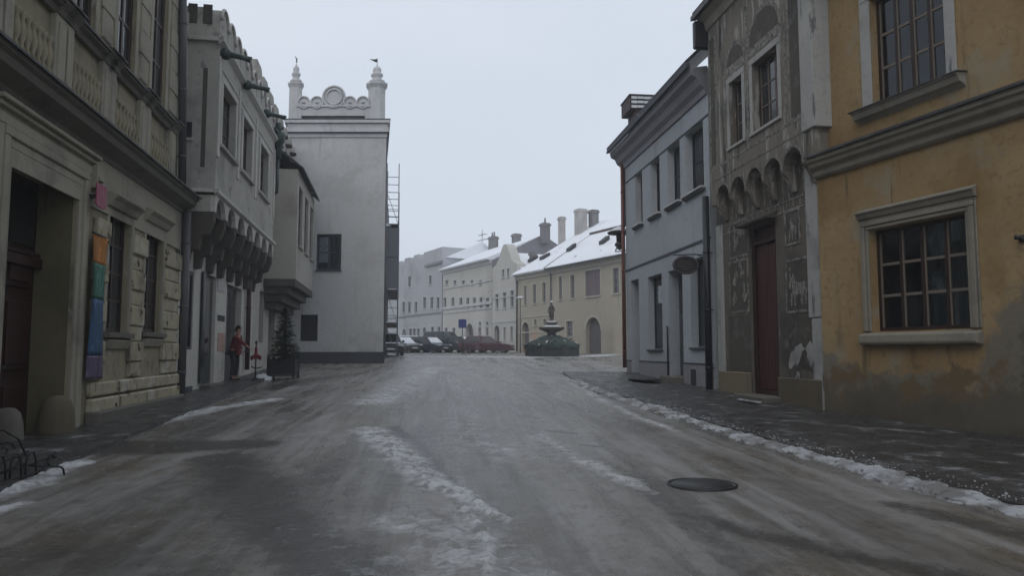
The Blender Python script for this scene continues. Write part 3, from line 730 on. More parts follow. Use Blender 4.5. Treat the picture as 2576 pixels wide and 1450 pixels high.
# ================================================================== scaffolded house past the tower
def scaffold_house():
    Fh = side_front((FT.o.x+TW-1.62, FT.o.y+9.5), CX-.15*FPX)
    e = Fh.empty('grey_house', 'grey house front mostly hidden behind scaffolding past the white tower', 'house')
    MB().prism(rectpts(0, 14, -1, 8.4), 0, 7, [(rectpts(1+2.4*k, 2.1+2.4*k, z, z+1.6), .2) for k in range(5) for z in (1.1, 4.6)]).build('wall', MT['white_dirty'], e)
    for k in range(5):
        for z in (1.1, 4.6): window(e, 1+2.4*k, 2.1+2.4*k, z, z+1.6, .12, 2, 2, MT['dark_frame'], MT['glass_far'])
    roof(e, [(-.4, 8.3), (3.5, 10.5), (7.2, 8.3)], 0, 14, MT['snow_roof'])
    F = Fh.sub(.2, .85)
    s = F.empty('scaffold', 'tall metal scaffolding with plank decks and grey netting against the house past the white tower', 'scaffold')
    Hs = [2.1, 4.2, 6.3, 8.4, 10.5]
    bays = 4; bl = 2.2
    pol = MB(); dk = MB(); rl = MB(); br = MB()
    for i in range(bays+1):
        for y in (0.0, .75):
            pol.tube([(i*bl, y, -.1), (i*bl, y, 12.4 if i < 2 else 10.6)], .03, 6)
        for z in Hs: pol.tube([(i*bl, 0, z), (i*bl, .75, z)], .025, 6)
    for z in Hs[:4]:
        dk.box(-.1, bays*bl+.1, .02, .73, z, z+.06)
    for z in Hs:
        for h in (.5, 1.0): rl.tube([(0, 0, z+h), (bays*bl, 0, z+h)], .022, 6); rl.tube([(0, 0, z+h), (0, .75, z+h)], .022, 6)
        rl.box(-.02, bays*bl, -.02, .0, z+.06, z+.2)
    for i in range(bays):
        for j, z in enumerate([0]+Hs[:4]): br.tube([(i*bl, -.03, z), ((i+1)*bl, -.03, z+2.1)] if (i+j) % 2 else [((i+1)*bl, -.03, z), (i*bl, -.03, z+2.1)], .02, 6)
    for z in [0]+Hs[:4]: br.tube([(-.03, 0, z), (-.03, .75, z+2.1)], .02, 6)
    pm = M('galvanised_tube', (.16, .165, .18), .5, [L((.08, .08, .09), 6, .5, .7)], spec=.4)
    pol.build('pole', pm, s); rl.build('guard_rail', pm, s); br.build('brace', pm, s); dk.build('deck', M('grey_planks', (.10, .095, .095), .8, [L((.16, .15, .15), (1, 9, 9), .5, .7)]), s)
    n = MB(); n.box(-.06, -.05, -.05, .74, 4.3, 8.2); n.box(-.06, bays*bl, -.06, -.05, 4.3, 8.2); n.build('netting', M('grey_netting', (.15, .16, .175), .9, [L((.10, .105, .115), (1.5, 1.5, .3), .45, .7)]), s)
    sn = MB(); 
    for z in (2.1,): sn.box(-.1, bays*bl, .1, .7, z+.061, z+.11)
    sn.build('snow_on_deck', MT['snow_clean'], s)
scaffold_house()

# ================================================================== RIGHT: pale blue-grey house
def blue_house():
    F = side_front(ground(1797, 985), 1070, True)
    e = F.empty('blue_grey_house', 'pale blue-grey rendered house with four deep upper windows and thin dark string lines', 'house')
    A = F.S(1577, 800); gz = F.gz
    ups = [F.rect(xl, xr, yt, yb) for xl, xr, yt, yb in ((1600, 1616, 445, 571), (1639, 1660, 410, 549), (1682, 1711, 374, 520), (1727, 1770, 331, 487))]
    zt = sum(u[3] for u in ups)/4; zb = sum(u[2] for u in ups)/4
    ups = [(u[0]-.12, u[1], zb, zt) for u in ups]
    d1 = (F.S(1588, 800), F.S(1608, 800), gz(A)-.1, F.Z(1588, 707)); d2 = (F.S(1683, 800), F.S(1718, 800), gz(-4)-.1, F.Z(1683, 683))
    w1 = F.rect(1631, 1666, 698, 879); w2 = F.rect(1738, 1783, 655, 874)
    TOP = F.Z(1577, 440) + 1.05
    holes = [(rectpts(*u), .30) for u in ups] + [(rectpts(*d1), .42), (rectpts(*d2), .42), (rectpts(*w1), .36), (rectpts(*w2), .36)]
    MB().prism(rectpts(A, 0, -1.2, TOP), 0, 9, holes).build('wall', MT['blue_grey'], e)
    for u in ups:
        window(e, *u, .24, 2, 2, MT['dark_frame'], MT['glass'], .05, .06)
        m = MB(); m.box(u[0]-.06, u[1]+.10, -.16, .24, u[2]-.075, u[2]-.01); m.build('sill', MT['tower_trim'], e, .012)
        MB().box(u[0]-.08, u[1]+.12, -.10, -.003, u[2]-.14, u[2]-.08).build('sill_under_board', MT['blue_line'], e)  # dark board below each upper sill, in the string line colour
        MB().box(u[0]-.002, u[0]+.02, .01, .23, u[2], u[3]).build('reveal', MT['blue_reveal'], e)
    # string lines
    ln = MB(); zs = F.Z(1577, 462); zs = (zs+F.Z(1780, 287))/2
    ln.box(A, 0, -.025, .002, zt+.015, zt+.06); zl = (F.Z(1577, 682)+F.Z(1789, 597))/2
    ln.box(A-.005, 0, -.03, .002, zl-.03, zl+.035)
    pz = (F.Z(1582, 908)+F.Z(1795, 917))/2
    segs = [(A, d1[0]-.01), (d1[1]+.01, d2[0]-.01), (d2[1]+.01, 0)]
    for a, b in segs: ln.box(a, b, -.035, .002, pz-.02, pz+.02)
    ln.build('string_line', MT['blue_line'], e)
    p = MB()
    for a, b in segs: p.box(a, b, -.022, .001, -1.1, pz-.021)
    p.build('plinth', MT['blue_trim'], e)
    # doors and ground windows
    for d, nm in ((d1, 'side_door'), (d2, 'door')):
        o = MB().box(d[0]-.01, d[1]+.01, .34, .40, -1, d[3]+.01).build(nm, M(nm+'_grey_paint', (.13, .145, .16) if nm == 'side_door' else (.085, .095, .10), .5, [L((.09, .10, .11), (8, 8, .6), .5, .7)]), e)
        q = MB(); w = d[1]-d[0]; g0 = gz(d[0])
        for za, zb2 in ((.25, .95), (1.1, 2.0)): q.box(d[0]+.14, d[1]-.14, .325, .345, g0+za, g0+zb2)
        q.build('door_panel', MT['grey_frame'] if nm == 'side_door' else MT['blue_line'], o, .006)
        MB().box(d[0]+.1, d[1]-.1, .33, .342, g0+2.15, d[3]-.12).build('fanlight', MT['glass'], o)
        MB().tube([(d[0]+.1, .33, g0+1.02), (d[0]+.1, .27, g0+1.02), (d[0]+.22, .27, g0+1.02)], .012, 6).build('handle', MT['pipe_grey'], o)
    for w in (w1, w2):
        window(e, *w, .22, 1, 1, MT['dark_frame'], MT['glass'], .05, .08)
        MB().box(w[0]-.05, w[1]+.05, -.08, .24, w[2]-.07, w[2]-.008).build('sill', MT['blue_line'], e, .01)
    # a pale display notice in the shop window
    a = w1[0]; MB().box(a+.45, w1[1]-.12, .21, .218, w1[3]-.95, w1[3]-.35).build('window_notice', M('paper_notice', (.45, .47, .50), .7, [L((.10, .10, .13), 7, .52, .6)]), e)
    # cornice, gutter, roof
    cz = F.Z(1577, 440); cz = TOP-.75
    c = MB(); c.extr([(.01, cz), (-.06, cz), (-.09, cz+.16), (-.22, cz+.26), (-.30, cz+.44), (-.46, cz+.52), (-.50, cz+.72), (.01, cz+.80)], A-.42, 0)
    c.build('cornice', MT['blue_trim'], e, .01)
    MB().extr([(-.62, cz+.70), (-.62, cz+.80), (-.50, cz+.86), (-.48, cz+.74)], A-.48, 0).build('gutter', MT['blue_line'], e)
    roof(e, [(-.60, cz+.82), (-.62, cz+.92), (4.5, cz+5.9), (9.6, cz+.9), (9.5, cz+.8), (4.5, cz+5.7)], A-.45, 0, MT['slate'])
    # brown weatherboard on the far gable corner
    MB().prism([(A-.34, cz+.0), (A-.02, cz+.05), (A-.02, cz-2.2), (A-.10, cz-2.25), (A-.30, cz-1.7)], -.06, .4).build('gable_board', MT['brown_board'], e)
    # dormer with snowy tiles
    sq = A+.55; DF = Front(F.o+F.d*sq, F.n); b0 = DF.z0-F.z0
    ya, yb, z0, z1 = DF.rect(1587, 1668, 241, 335); z0 += b0; z1 += b0; zm = z1-(z1-z0)*.36
    do = MB().box(sq-1.1, sq, max(ya, .3), yb+.6, z0-.3, z1-.03).build('dormer', MT['brown_board'], e)
    t = MB(); sn = MB(); n = 3
    t.box(sq-1.2, sq+.05, ya-.05, yb+.65, zm, z1)
    for k in range(n):
        za = zm+(z1-zm)*k/n; h = (z1-zm)/n
        for j in range(7):
            y0 = ya+(yb-ya+.5)*j/7; sn.box(sq+.051, sq+.075, y0+.015, y0+(yb-ya+.5)/7-.004, za+h*.28+.01*(j % 2), za+h*.86)
    t.build('tile_face', MT['tile'], do); sn.build('snow_course', MT['snow_clean'], do)
    MB().box(sq-1.25, sq+.10, ya-.08, yb+.7, z1+.001, z1+.05).build('dormer_cap', MT['blue_line'], do)
    # step and mats
    g = gz(d2[0]); MB().box(d2[0]-.05, d2[1]+.05, -.32, .36, -.8, g+.20).build('doorstep', MT['l_cornice'], e, .015)
    f = F.sub(d2[0]-.75, .95)
    o = MB().prism([(1.1+1.1*math.cos(t), .5*0+.42*math.sin(t)) for t in [2*math.pi*j/24 for j in range(24)]], 0, .04).build('doormat', MT['iron'], None, .008)
    o.rotation_euler = (R(90), 0, math.atan2(f.d.y, f.d.x)); o.location = (f.o.x, f.o.y, f.z0+.075); tag(o, 'dark rounded mat on the pavement in front of the blue-grey house door', 'doormat')
    MB().box(F.S(1740, 950), F.S(1753, 950), -.03, -.021, F.Z(1745, 972), F.Z(1745, 930)).build('cellar_vent', MT['iron'], e)
    hp = F.S(1684, 860); f = F.sub(hp, .06); o = MB().tube([(0, .05, F.Z(1684, 822)+F.z0-f.z0), (0, 0, F.Z(1684, 822)+F.z0-f.z0), (0, 0, .02)], .03, 8).build('handrail', MT['iron'], None)
    o.location = (f.o.x, f.o.y, f.z0); tag(o, 'slim black handrail post beside the blue-grey house door', 'handrail')
    # oval hanging sign on an iron bracket
    s0, z0 = F.hit(1782, 668); oc = .62
    B = F.sub(s0); dz = F.z0-B.z0; b = B.empty('hanging_sign', 'dark oval shop sign hanging from an iron bracket on the blue-grey house', 'sign')
    Yp = B.o.y; cpt = None
    for k in range(400):
        out = k*.005; p = B.o - B.n*out; 
        px = CX + FPX*(p.x/(p.y*CP+0))  # horizontal reading of the sign centre
        if px < 1729: break
    oc = out; zc = z0 + dz
    m = MB(); m.tube([(0, .02, zc+.27), (0, -oc*.6, zc+.30), (0, -oc-.34, zc+.27)], .016, 8); m.tube([(0, .0, zc-.02), (0, -.14, zc+.2), (0, -.30, zc+.28)], .012, 8)
    m.box(-.03, .03, -.03, .0, zc-.4, zc+.34)
    m.build('bracket', MT['iron'], b)
    hw, hh = .33, .215
    pl = [( -oc+hw*math.cos(t), zc+hh*math.sin(t)) for t in [2*math.pi*j/32 for j in range(32)]]
    m = MB()
    n = 32
    m.add([(-.03, p[0], p[1]) for p in pl] + [(.03, p[0], p[1]) for p in pl], [tuple(range(n)), tuple(range(n, 2*n))] + [(i, (i+1) % n, n+(i+1) % n, n+i) for i in range(n)])
    bd = m.build('board', M('dark_sign_board', (.022, .020, .022), .5, [L((.05, .045, .045), 6, .52, .68)]), b)
    MB().tube([(0, -oc+hw*1.04*math.cos(t), zc+hh*1.06*math.sin(t)) for t in [2*math.pi*j/32 for j in range(33)]], .035, 6).build('rim', M('sign_rim', (.09, .08, .085), .5), b)
    lt = MB()
    rr = random.Random(3)
    for zz, ww in ((.10, .16), (.03, .24), (-.04, .24), (-.11, .14)):
        y = -oc-ww
        while y < -oc+ww-.02:
            l = rr.uniform(.02, .05); lt.box(.031, .034, y, y+l, zc+zz-.016, zc+zz+.016); y += l+.016
    # NOTE: lettering itself is unreadable in the photograph, only rows of faint gilt strokes can be seen
    lt.build('lettering', M('faint_gilt', (.11, .095, .08), .5), bd)
    for y in (-oc-.2, -oc+.2): MB().tube([(0, y, zc+.15), (0, y, zc+.29)], .006, 6).build('hanger', MT['iron'], b)
    # pipes
    downpipe(F, .04, .15, gz(0, .1), F.Z(1797, 490), .095, MT['pipe_black'], 'thick black downpipe between the blue-grey house and the sgraffito house')
    downpipe(F, A-.02, .12, gz(A)-.02, cz+.3, .06, MT['copper'], 'reddish copper downpipe on the far corner of the blue-grey house')
    downpipe(F, A-.22, .02, gz(A)-.02, F.Z(1575, 560), .055, MT['pipe_grey'], 'thin grey pipe behind the copper downpipe on the blue-grey house corner')
    # bracket lantern with wide flat hat at the far corner
    b0 = F.sub(A-.05); l = b0.empty('wall_lantern', 'dark wide-hatted street lantern on a bracket at the corner of the blue-grey house', 'lantern')
    zz = F.Z(1570, 632)+F.z0-b0.z0
    ll = .85
    def at(o_): return -o_*.75, -o_*.25
    v = Vector((-.97, -.25)).normalized()
    P = lambda r, z: (v.x*r, v.y*r, z)
    m = MB(); m.tube([P(0, zz), P(ll*.65, zz+.02), P(ll, zz+.06)], .022, 8); m.tube([P(0, zz+.6), P(.4, zz+.52), P(ll*.9, zz+.9)], .014, 8); m.build('arm', MT['iron'], l)
    c = P(.48, 0)
    MB().lathe([(.04, .02), (.08, .06), (.20, .22), (.17, .30), (.12, .34)], (c[0], c[1], zz+.05), 14).build('globe', MT['glass_far'], l)
    MB().lathe([(.12, .36), (.13, .62), (.46, .66), (.48, .72), (.20, .86), (.05, .95), (.02, 1.0)], (c[0], c[1], zz+.05), 18).build('hat', MT['iron'], l)
    MB().lathe([(.44, .725), (.40, .76), (.20, .89), (.06, .96)], (c[0], c[1], zz+.055), 18).build('snow_cap', MT['snow_clean'], l)
    MB().tube([(c[0]+.05, c[1], zz+.35), (c[0]-.42, c[1]-.05, zz+.12)], .03, 6).build('stay', MT['iron'], l)
    return F
FR1 = blue_house()

# ================================================================== RIGHT: dark sgraffito house, upper floor on small arches
def animal(kind):
    """generic four-legged animal outline scratched in the plaster (unit box)"""
    if kind == 0:
        return [(.05, .02), (.12, .02), (.16, .30), (.24, .36), (.26, .02), (.33, .02), (.36, .34), (.60, .36), (.62, .02), (.69, .02), (.72, .33), (.80, .30), (.84, .02), (.90, .02), (.93, .45), (.92, .62), (.80, .70), (.55, .68), (.32, .74), (.26, .92), (.20, .98), (.16, .90), (.02, .80), (.03, .74), (.15, .74), (.14, .55), (.07, .40)]
    return [(.15, .0), (.22, .0), (.30, .28), (.42, .34), (.45, .0), (.52, .0), (.55, .35), (.70, .30), (.74, .0), (.80, .0), (.84, .38), (.80, .55), (.60, .60), (.50, .78), (.52, .98), (.44, .88), (.36, .96), (.36, .84), (.26, .74), (.36, .70), (.34, .52), (.20, .34)]
def sgraffito_house():
    F = side_front(ground(1810, 987), 1034, True)
    e = F.empty('sgraffito_house', 'dark grey house covered in scratched sgraffito decoration, upper floor carried on small round arches', 'house')
    gz = F.gz; A = F.S(1808, 800); B = F.S(2064, 700); OUT = .32
    dr = (F.S(1889, 800), F.S(1957, 800), gz(F.S(1920, 1000))-.1, F.Z(1889, 574))
    ARCH = (F.Z(1816, 500)+F.Z(1991, 440))/2
    TOPL = F.Z(1800, 560)+1.7
    MB().prism(rectpts(A, B, -1.2, TOPL), 0, 9, [(rectpts(*dr), .30)]).build('wall', MT['sgraf'], e)
    # door
    o = MB().box(dr[0]-.01, dr[1]+.01, .14, .24, -1, dr[3]+.01).build('door', MT['door_red'], e)
    q = MB(); w = dr[1]-dr[0]; zt = dr[3]-.42; k = 7
    for i in range(k): q.box(dr[0]+.16+(w-.26)*i/k+.006, dr[0]+.16+(w-.26)*(i+1)/k-.006, .115, .14, gz(B)+.32, zt-.06)
    q.build('door_boards', MT['door_red'], o, .006)
    q = MB(); q.box(dr[0], dr[0]+.14, .06, .14, -1, dr[3]); q.box(dr[1]-.08, dr[1], .06, .14, -1, dr[3]); q.box(dr[0]+.14, dr[1]-.08, .05, .14, zt-.02, zt+.06); q.box(dr[0]+.14, dr[1]-.08, .08, .14, dr[3]-.08, dr[3])
    q.box(dr[0]+.14, dr[1]-.08, .095, .14, gz(B)+.18, gz(B)+.30)
    q.build('door_frame', MT['door_wood'], o, .008)
    MB().tube([(dr[0]+.22, .11, gz(B)+1.15), (dr[0]+.22, .07, gz(B)+1.15), (dr[0]+.34, .07, gz(B)+1.15)], .012, 6).build('handle', MT['iron'], o)
    MB().extr([(-.26, dr[3]+.02), (-.28, dr[3]+.08), (.01, dr[3]+.20), (.01, dr[3]+.02)], dr[0]-.16, dr[1]+.12).build('door_hood', MT['sgraf_dark'], e, .01)
    MB().box(dr[0]-.05, dr[1]+.15, -.45, .28, -1, gz(B)+.20).build('doorstep', MT['l_cornice'], e, .02)
    # upper floor
    U0 = F.S(1787, 420, OUT); U1 = F.S(2046, 330, OUT)
    zu0 = F.Z(1990, 340, OUT); zroof = F.Z(1767, 80, OUT)+.15
    w2 = F.rect(1893, 1957, 143, 323, OUT); w1 = F.rect(1836, 1868, 227, 383, OUT)
    zt = (w1[3]+w2[3])/2; zb = (w1[2]+w2[2])/2; w1 = (*w1[:2], zb, zt); w2 = (*w2[:2], zb, zt)
    cx = [F.S(x, 430, OUT) for x in (1816, 1855, 1893, 1938, 1993)]
    n = 5; AW = (cx[-1]-cx[0])/4; r = AW*.455
    az = sum(F.Z(x, y, OUT) for x, y in ((1816, 466), (1855, 449), (1891, 427), (1936, 399), (1991, 366)))/5
    foot = az - r - .03
    pts = [(U0, zroof), (U0, foot)]
    c_ = [cx[0]+AW*k for k in range(n)]
    for c in c_:
        pts.append((c-r, foot))
        for j in range(11):
            t = math.pi*(1-j/10); pts.append((c+r*math.cos(t), az-r+r*math.sin(t)))
        pts.append((c+r, foot))
    pts += [(U1, foot), (U1, zroof)]
    MB().prism(pts, -OUT, 3, [(rectpts(*w1), .26), (rectpts(*w2), .26)]).build('upper_wall', MT['sgraf_up'], e)
    for w, c in ((w1, 2), (w2, 3)):
        window(e, *w, -OUT+.17, c, 3, MT['red_frame'], MT['glass'], .045, .07, pale=MT['pale_bar'], y_front=-OUT, surround=(.15, .012), sur_m=MT['strip'])
        MB().box(w[0]-.14, w[1]+.14, -OUT-.05, -OUT+.16, w[2]-.08, w[2]-.005).build('sill', MT['strip'], e, .01)
    # raised pale lines and painted arches
    ln = MB(); f = -OUT-.006
    for c in c_:
        ln.add([], [])
        k = 14; ri, ro = r*1.0, r*1.16
        vs = []
        for j in range(k+1):
            t = math.pi*j/k
            vs += [(c+ri*math.cos(t), f, az-r+ri*math.sin(t)), (c+ro*math.cos(t)*.98, f, az-r+ro*math.sin(t))]
        ln.add(vs, [(2*j, 2*j+1, 2*j+3, 2*j+2) for j in range(k)])
    for z, h in ((zb-.32, .05), (zb-.62, .03), (az+r*.46, .03)): ln.box(U0+.02, U1-.02, f, -OUT+.002, z, z+h)
    for x in (U0+.05, U0+.42, w1[1]+.30, w2[0]-.32, w2[1]+.32, U1-.9): ln.box(x, x+.05, f, -OUT+.002, zb-.25, zroof-.5)
    for w in (w1, w2):
        c = (w[0]+w[1])/2; rr = (w[1]-w[0])/2+.12; vs = []
        for j in range(15):
            t = math.pi*j/14; vs += [(c+rr*math.cos(t), f, zt+.42+rr*.95*math.sin(t)), (c+(rr+.09)*math.cos(t), f, zt+.42+(rr+.09)*.95*math.sin(t))]
        ln.add(vs, [(2*j, 2*j+1, 2*j+3, 2*j+2) for j in range(14)])
        ln.box(w[0]-.2, w[1]+.2, f, -OUT+.002, zt+.20, zt+.42)
    ln.build('sgraffito_line', MT['sgraf_line'], e)
    dk = MB()
    for w in (w1, w2):
        c = (w[0]+w[1])/2; rr = (w[1]-w[0])/2+.10
        dk.prism([(c-rr, zt+.43), (c+rr, zt+.43)] + [(c+rr*math.cos(math.pi*j/12), zt+.43+rr*.93*math.sin(math.pi*j/12)) for j in range(1, 12)], -OUT-.004, -OUT+.002)
    dk.prism(rectpts(U0+.12, U0+.40, zb-.2, zroof-.6), -OUT-.004, -OUT+.002)
    dk.prism(rectpts(U1-.82, U1-.42, zb-.2, zroof-.5), -OUT-.004, -OUT+.002)
    dk.build('sgraffito_ground', MT['sgraf_dark'], e)
    # corner pilaster, small corbels under the arches
    MB().box(U1-.36, U1+.12, -OUT-.05, 2, zu0-.1, zroof).build('corner_pilaster', MT['strip'], e, .015)
    for k in range(n+1):
        m = MB(); x = c_[0]-AW/2+AW*k
        m.extr([(0, foot-.42), (-.08, foot-.40), (-OUT*.7, foot-.12), (-OUT+.002, foot-.02), (-OUT+.002, foot-.002), (0, foot-.002)], max(x-.07, A+.01), x+.07)
        m.build('corbel', MT['sgraf_up'], e, .02)
    # arcade band under the arches
    ln = MB(); zl = foot-.75
    for z, h in ((zl, .045), (zl+.22, .03)): ln.box(A+.1, B-.5, -.012, .002, z, z+h)
    for k in range(16): x = A+.2+(B-.9-A)*k/15; ln.box(x, x+.03, -.011, .002, zl+.045, zl+.22)
    for k in range(n):
        x = c_[0]+AW*k; ln.box(x-.16, x-.10, -.012, .002, zl+.3, foot+.1); ln.box(x+.10, x+.16, -.012, .002, zl+.3, foot+.1)
    ln.build('sgraffito_line', MT['sgraf_line'], e)
    # framed panels beside the door
    def panel(nm, xl, xr, yt, yb, kind):
        a, b, z0, z1 = F.rect(xl, xr, yt, yb)
        MB().prism(rectpts(a, b, z0, z1), -.006, .002).build('sgraffito_panel', MT['sgraf_dark'], e)
        t = MB(); w = .055
        t.box(a, b, -.014, .001, z0, z0+w); t.box(a, b, -.014, .001, z1-w, z1); t.box(a, a+w, -.013, .001, z0+w, z1-w); t.box(b-w, b, -.013, .001, z0+w, z1-w)
        pts = animal(kind) if kind < 2 else None
        if kind < 2:
            W, H = (b-a)*.72, (z1-z0)*(.62 if kind == 0 else .70)
            t.prism([(a+(b-a)*.14+p[0]*W, z0+(z1-z0)*.12+p[1]*H) for p in pts], -.012, .001)
            if kind == 0: t.prism([(a+.14, z0+(z1-z0)*.45), (a+.22, z0+(z1-z0)*.45), (a+.20, z0+(z1-z0)*.85), (a+.16, z0+(z1-z0)*.85)], -.011, .001)
        else:
            rr = random.Random(kind)
            for k in range(9):
                c = (a+(b-a)*rr.uniform(.2, .8), z0+(z1-z0)*rr.uniform(.12, .85)); s = rr.uniform(.07, .15)
                t.prism([(c[0]+s*rr.uniform(.4, 1)*math.cos(q*.785), c[1]+s*1.5*rr.uniform(.4, 1)*math.sin(q*.785)) for q in range(8)], -.010-.0002*k, .001)
        t.build('sgraffito_figure', MT['sgraf_line'], e)
    panel('p', 1975, 2014, 532, 622, 1); panel('p', 1978, 2044, 656, 790, 0); panel('p', 1836, 1884, 565, 655, 5); panel('p', 1836, 1884, 660, 790, 6)
    # dark lower ground with broken edges of paler plaster, bare ochre base
    x0, x1 = F.S(1836, 900), F.S(1886, 900); z0, z1 = F.Z(1836, 932), F.Z(1836, 796)
    MB().prism(rectpts(x0, dr[0]-.02, z0, z1), -.005, .002).build('sgraffito_ground', MT['sgraf_dark'], e)
    x2 = F.S(2062, 900); rr = random.Random(2); low = []
    for k in range(9): low.append((dr[1]+.1+(x2-dr[1]-.1)*k/8, F.Z(1985, 935)+rr.uniform(-.12, .12)))
    MB().prism(low + [(x2, z1), (dr[1]+.1, z1)], -.005, .002).build('sgraffito_ground', MT['sgraf_dark'], e)
    b = MB()
    b.box(A+.02, dr[0]-.02, -.05, .0, -1.1, F.Z(1850, 936)); b.build('plinth', MT['ochre_base'], e, .02)
    MB().box(dr[1]+.02, B-.02, -.06, .0, -1.1, F.Z(2000, 952)).build('plinth', MT['base_dark'], e, .02)
    t = MB()
    for pl in ([(1985, 925), (1990, 890), (2004, 872), (2018, 862), (2024, 880), (2012, 905), (2006, 925), (2000, 912), (1992, 930)], [(2028, 880), (2040, 862), (2052, 885), (2050, 910), (2042, 925), (2034, 905)], [(2004, 930), (2010, 935), (2014, 952), (2006, 950)]):
        q = [Vector(F.hit(x, y)) for x, y in pl]; o_ = []
        for i_ in range(len(q)):
            for f_ in (0, .33, .66):
                w_ = q[i_].lerp(q[(i_+1) % len(q)], f_); o_.append((w_.x+rr.uniform(-.035, .035), w_.y+rr.uniform(-.035, .035)))
        t.prism(o_, -.010, .001)
    t.build('bare_plaster_patch', MT['strip'], e)
    MB().box(A-.002, A+.42, -.035, .002, -1, foot-.45).build('pilaster', MT['strip'], e, .01)
    MB().box(B-.42, B+.05, -.05, .002, F.Z(2060, 800), foot+.5).build('pilaster', MT['strip'], e, .02)
    MB().box(B-.34, B+.05, -.035, .002, -1, F.Z(2060, 800)-.004).build('pilaster', MT['strip'], e, .03)
    # eaves and roof
    c = MB(); c.extr([(-OUT+.01, zroof-.30), (-OUT-.06, zroof-.28), (-OUT-.12, zroof-.06), (-OUT-.30, zroof+.04), (-OUT+.01, zroof+.1)], U0-.05, U1+.1); c.build('cornice', MT['yellow_sill'], e, .01)
    MB().extr([(-OUT-.42, zroof+.02), (-OUT-.42, zroof+.14), (-OUT-.28, zroof+.18), (-OUT-.28, zroof+.05)], U0-.12, U1+.1).build('gutter', MT['iron'], e)
    roof(e, [(-OUT-.36, zroof+.16), (-OUT-.38, zroof+.24), (4.3, zroof+5), (9, zroof+.2), (4.3, zroof+4.8)], U0-.1, U1+.1, MT['slate'])
    MB().box(U0-.16, U0+.02, -OUT-.36, .6, zroof-.75, zroof+.0).build('gutter_box', MT['iron'], e, .03)
    f = F.sub(F.S(1858, 1005, .85), .85)
    o = MB().box(0, 1.0, -.05, .07, 0, .05).build('snow_patch', MT['snow'], None, .02); o.location = (f.o.x, f.o.y, f.z0+.055); o.rotation_euler = (0, 0, math.atan2(f.d.y, f.d.x)); o['kind'] = 'stuff'
    return F, B
FR2, R2B = sgraffito_house()

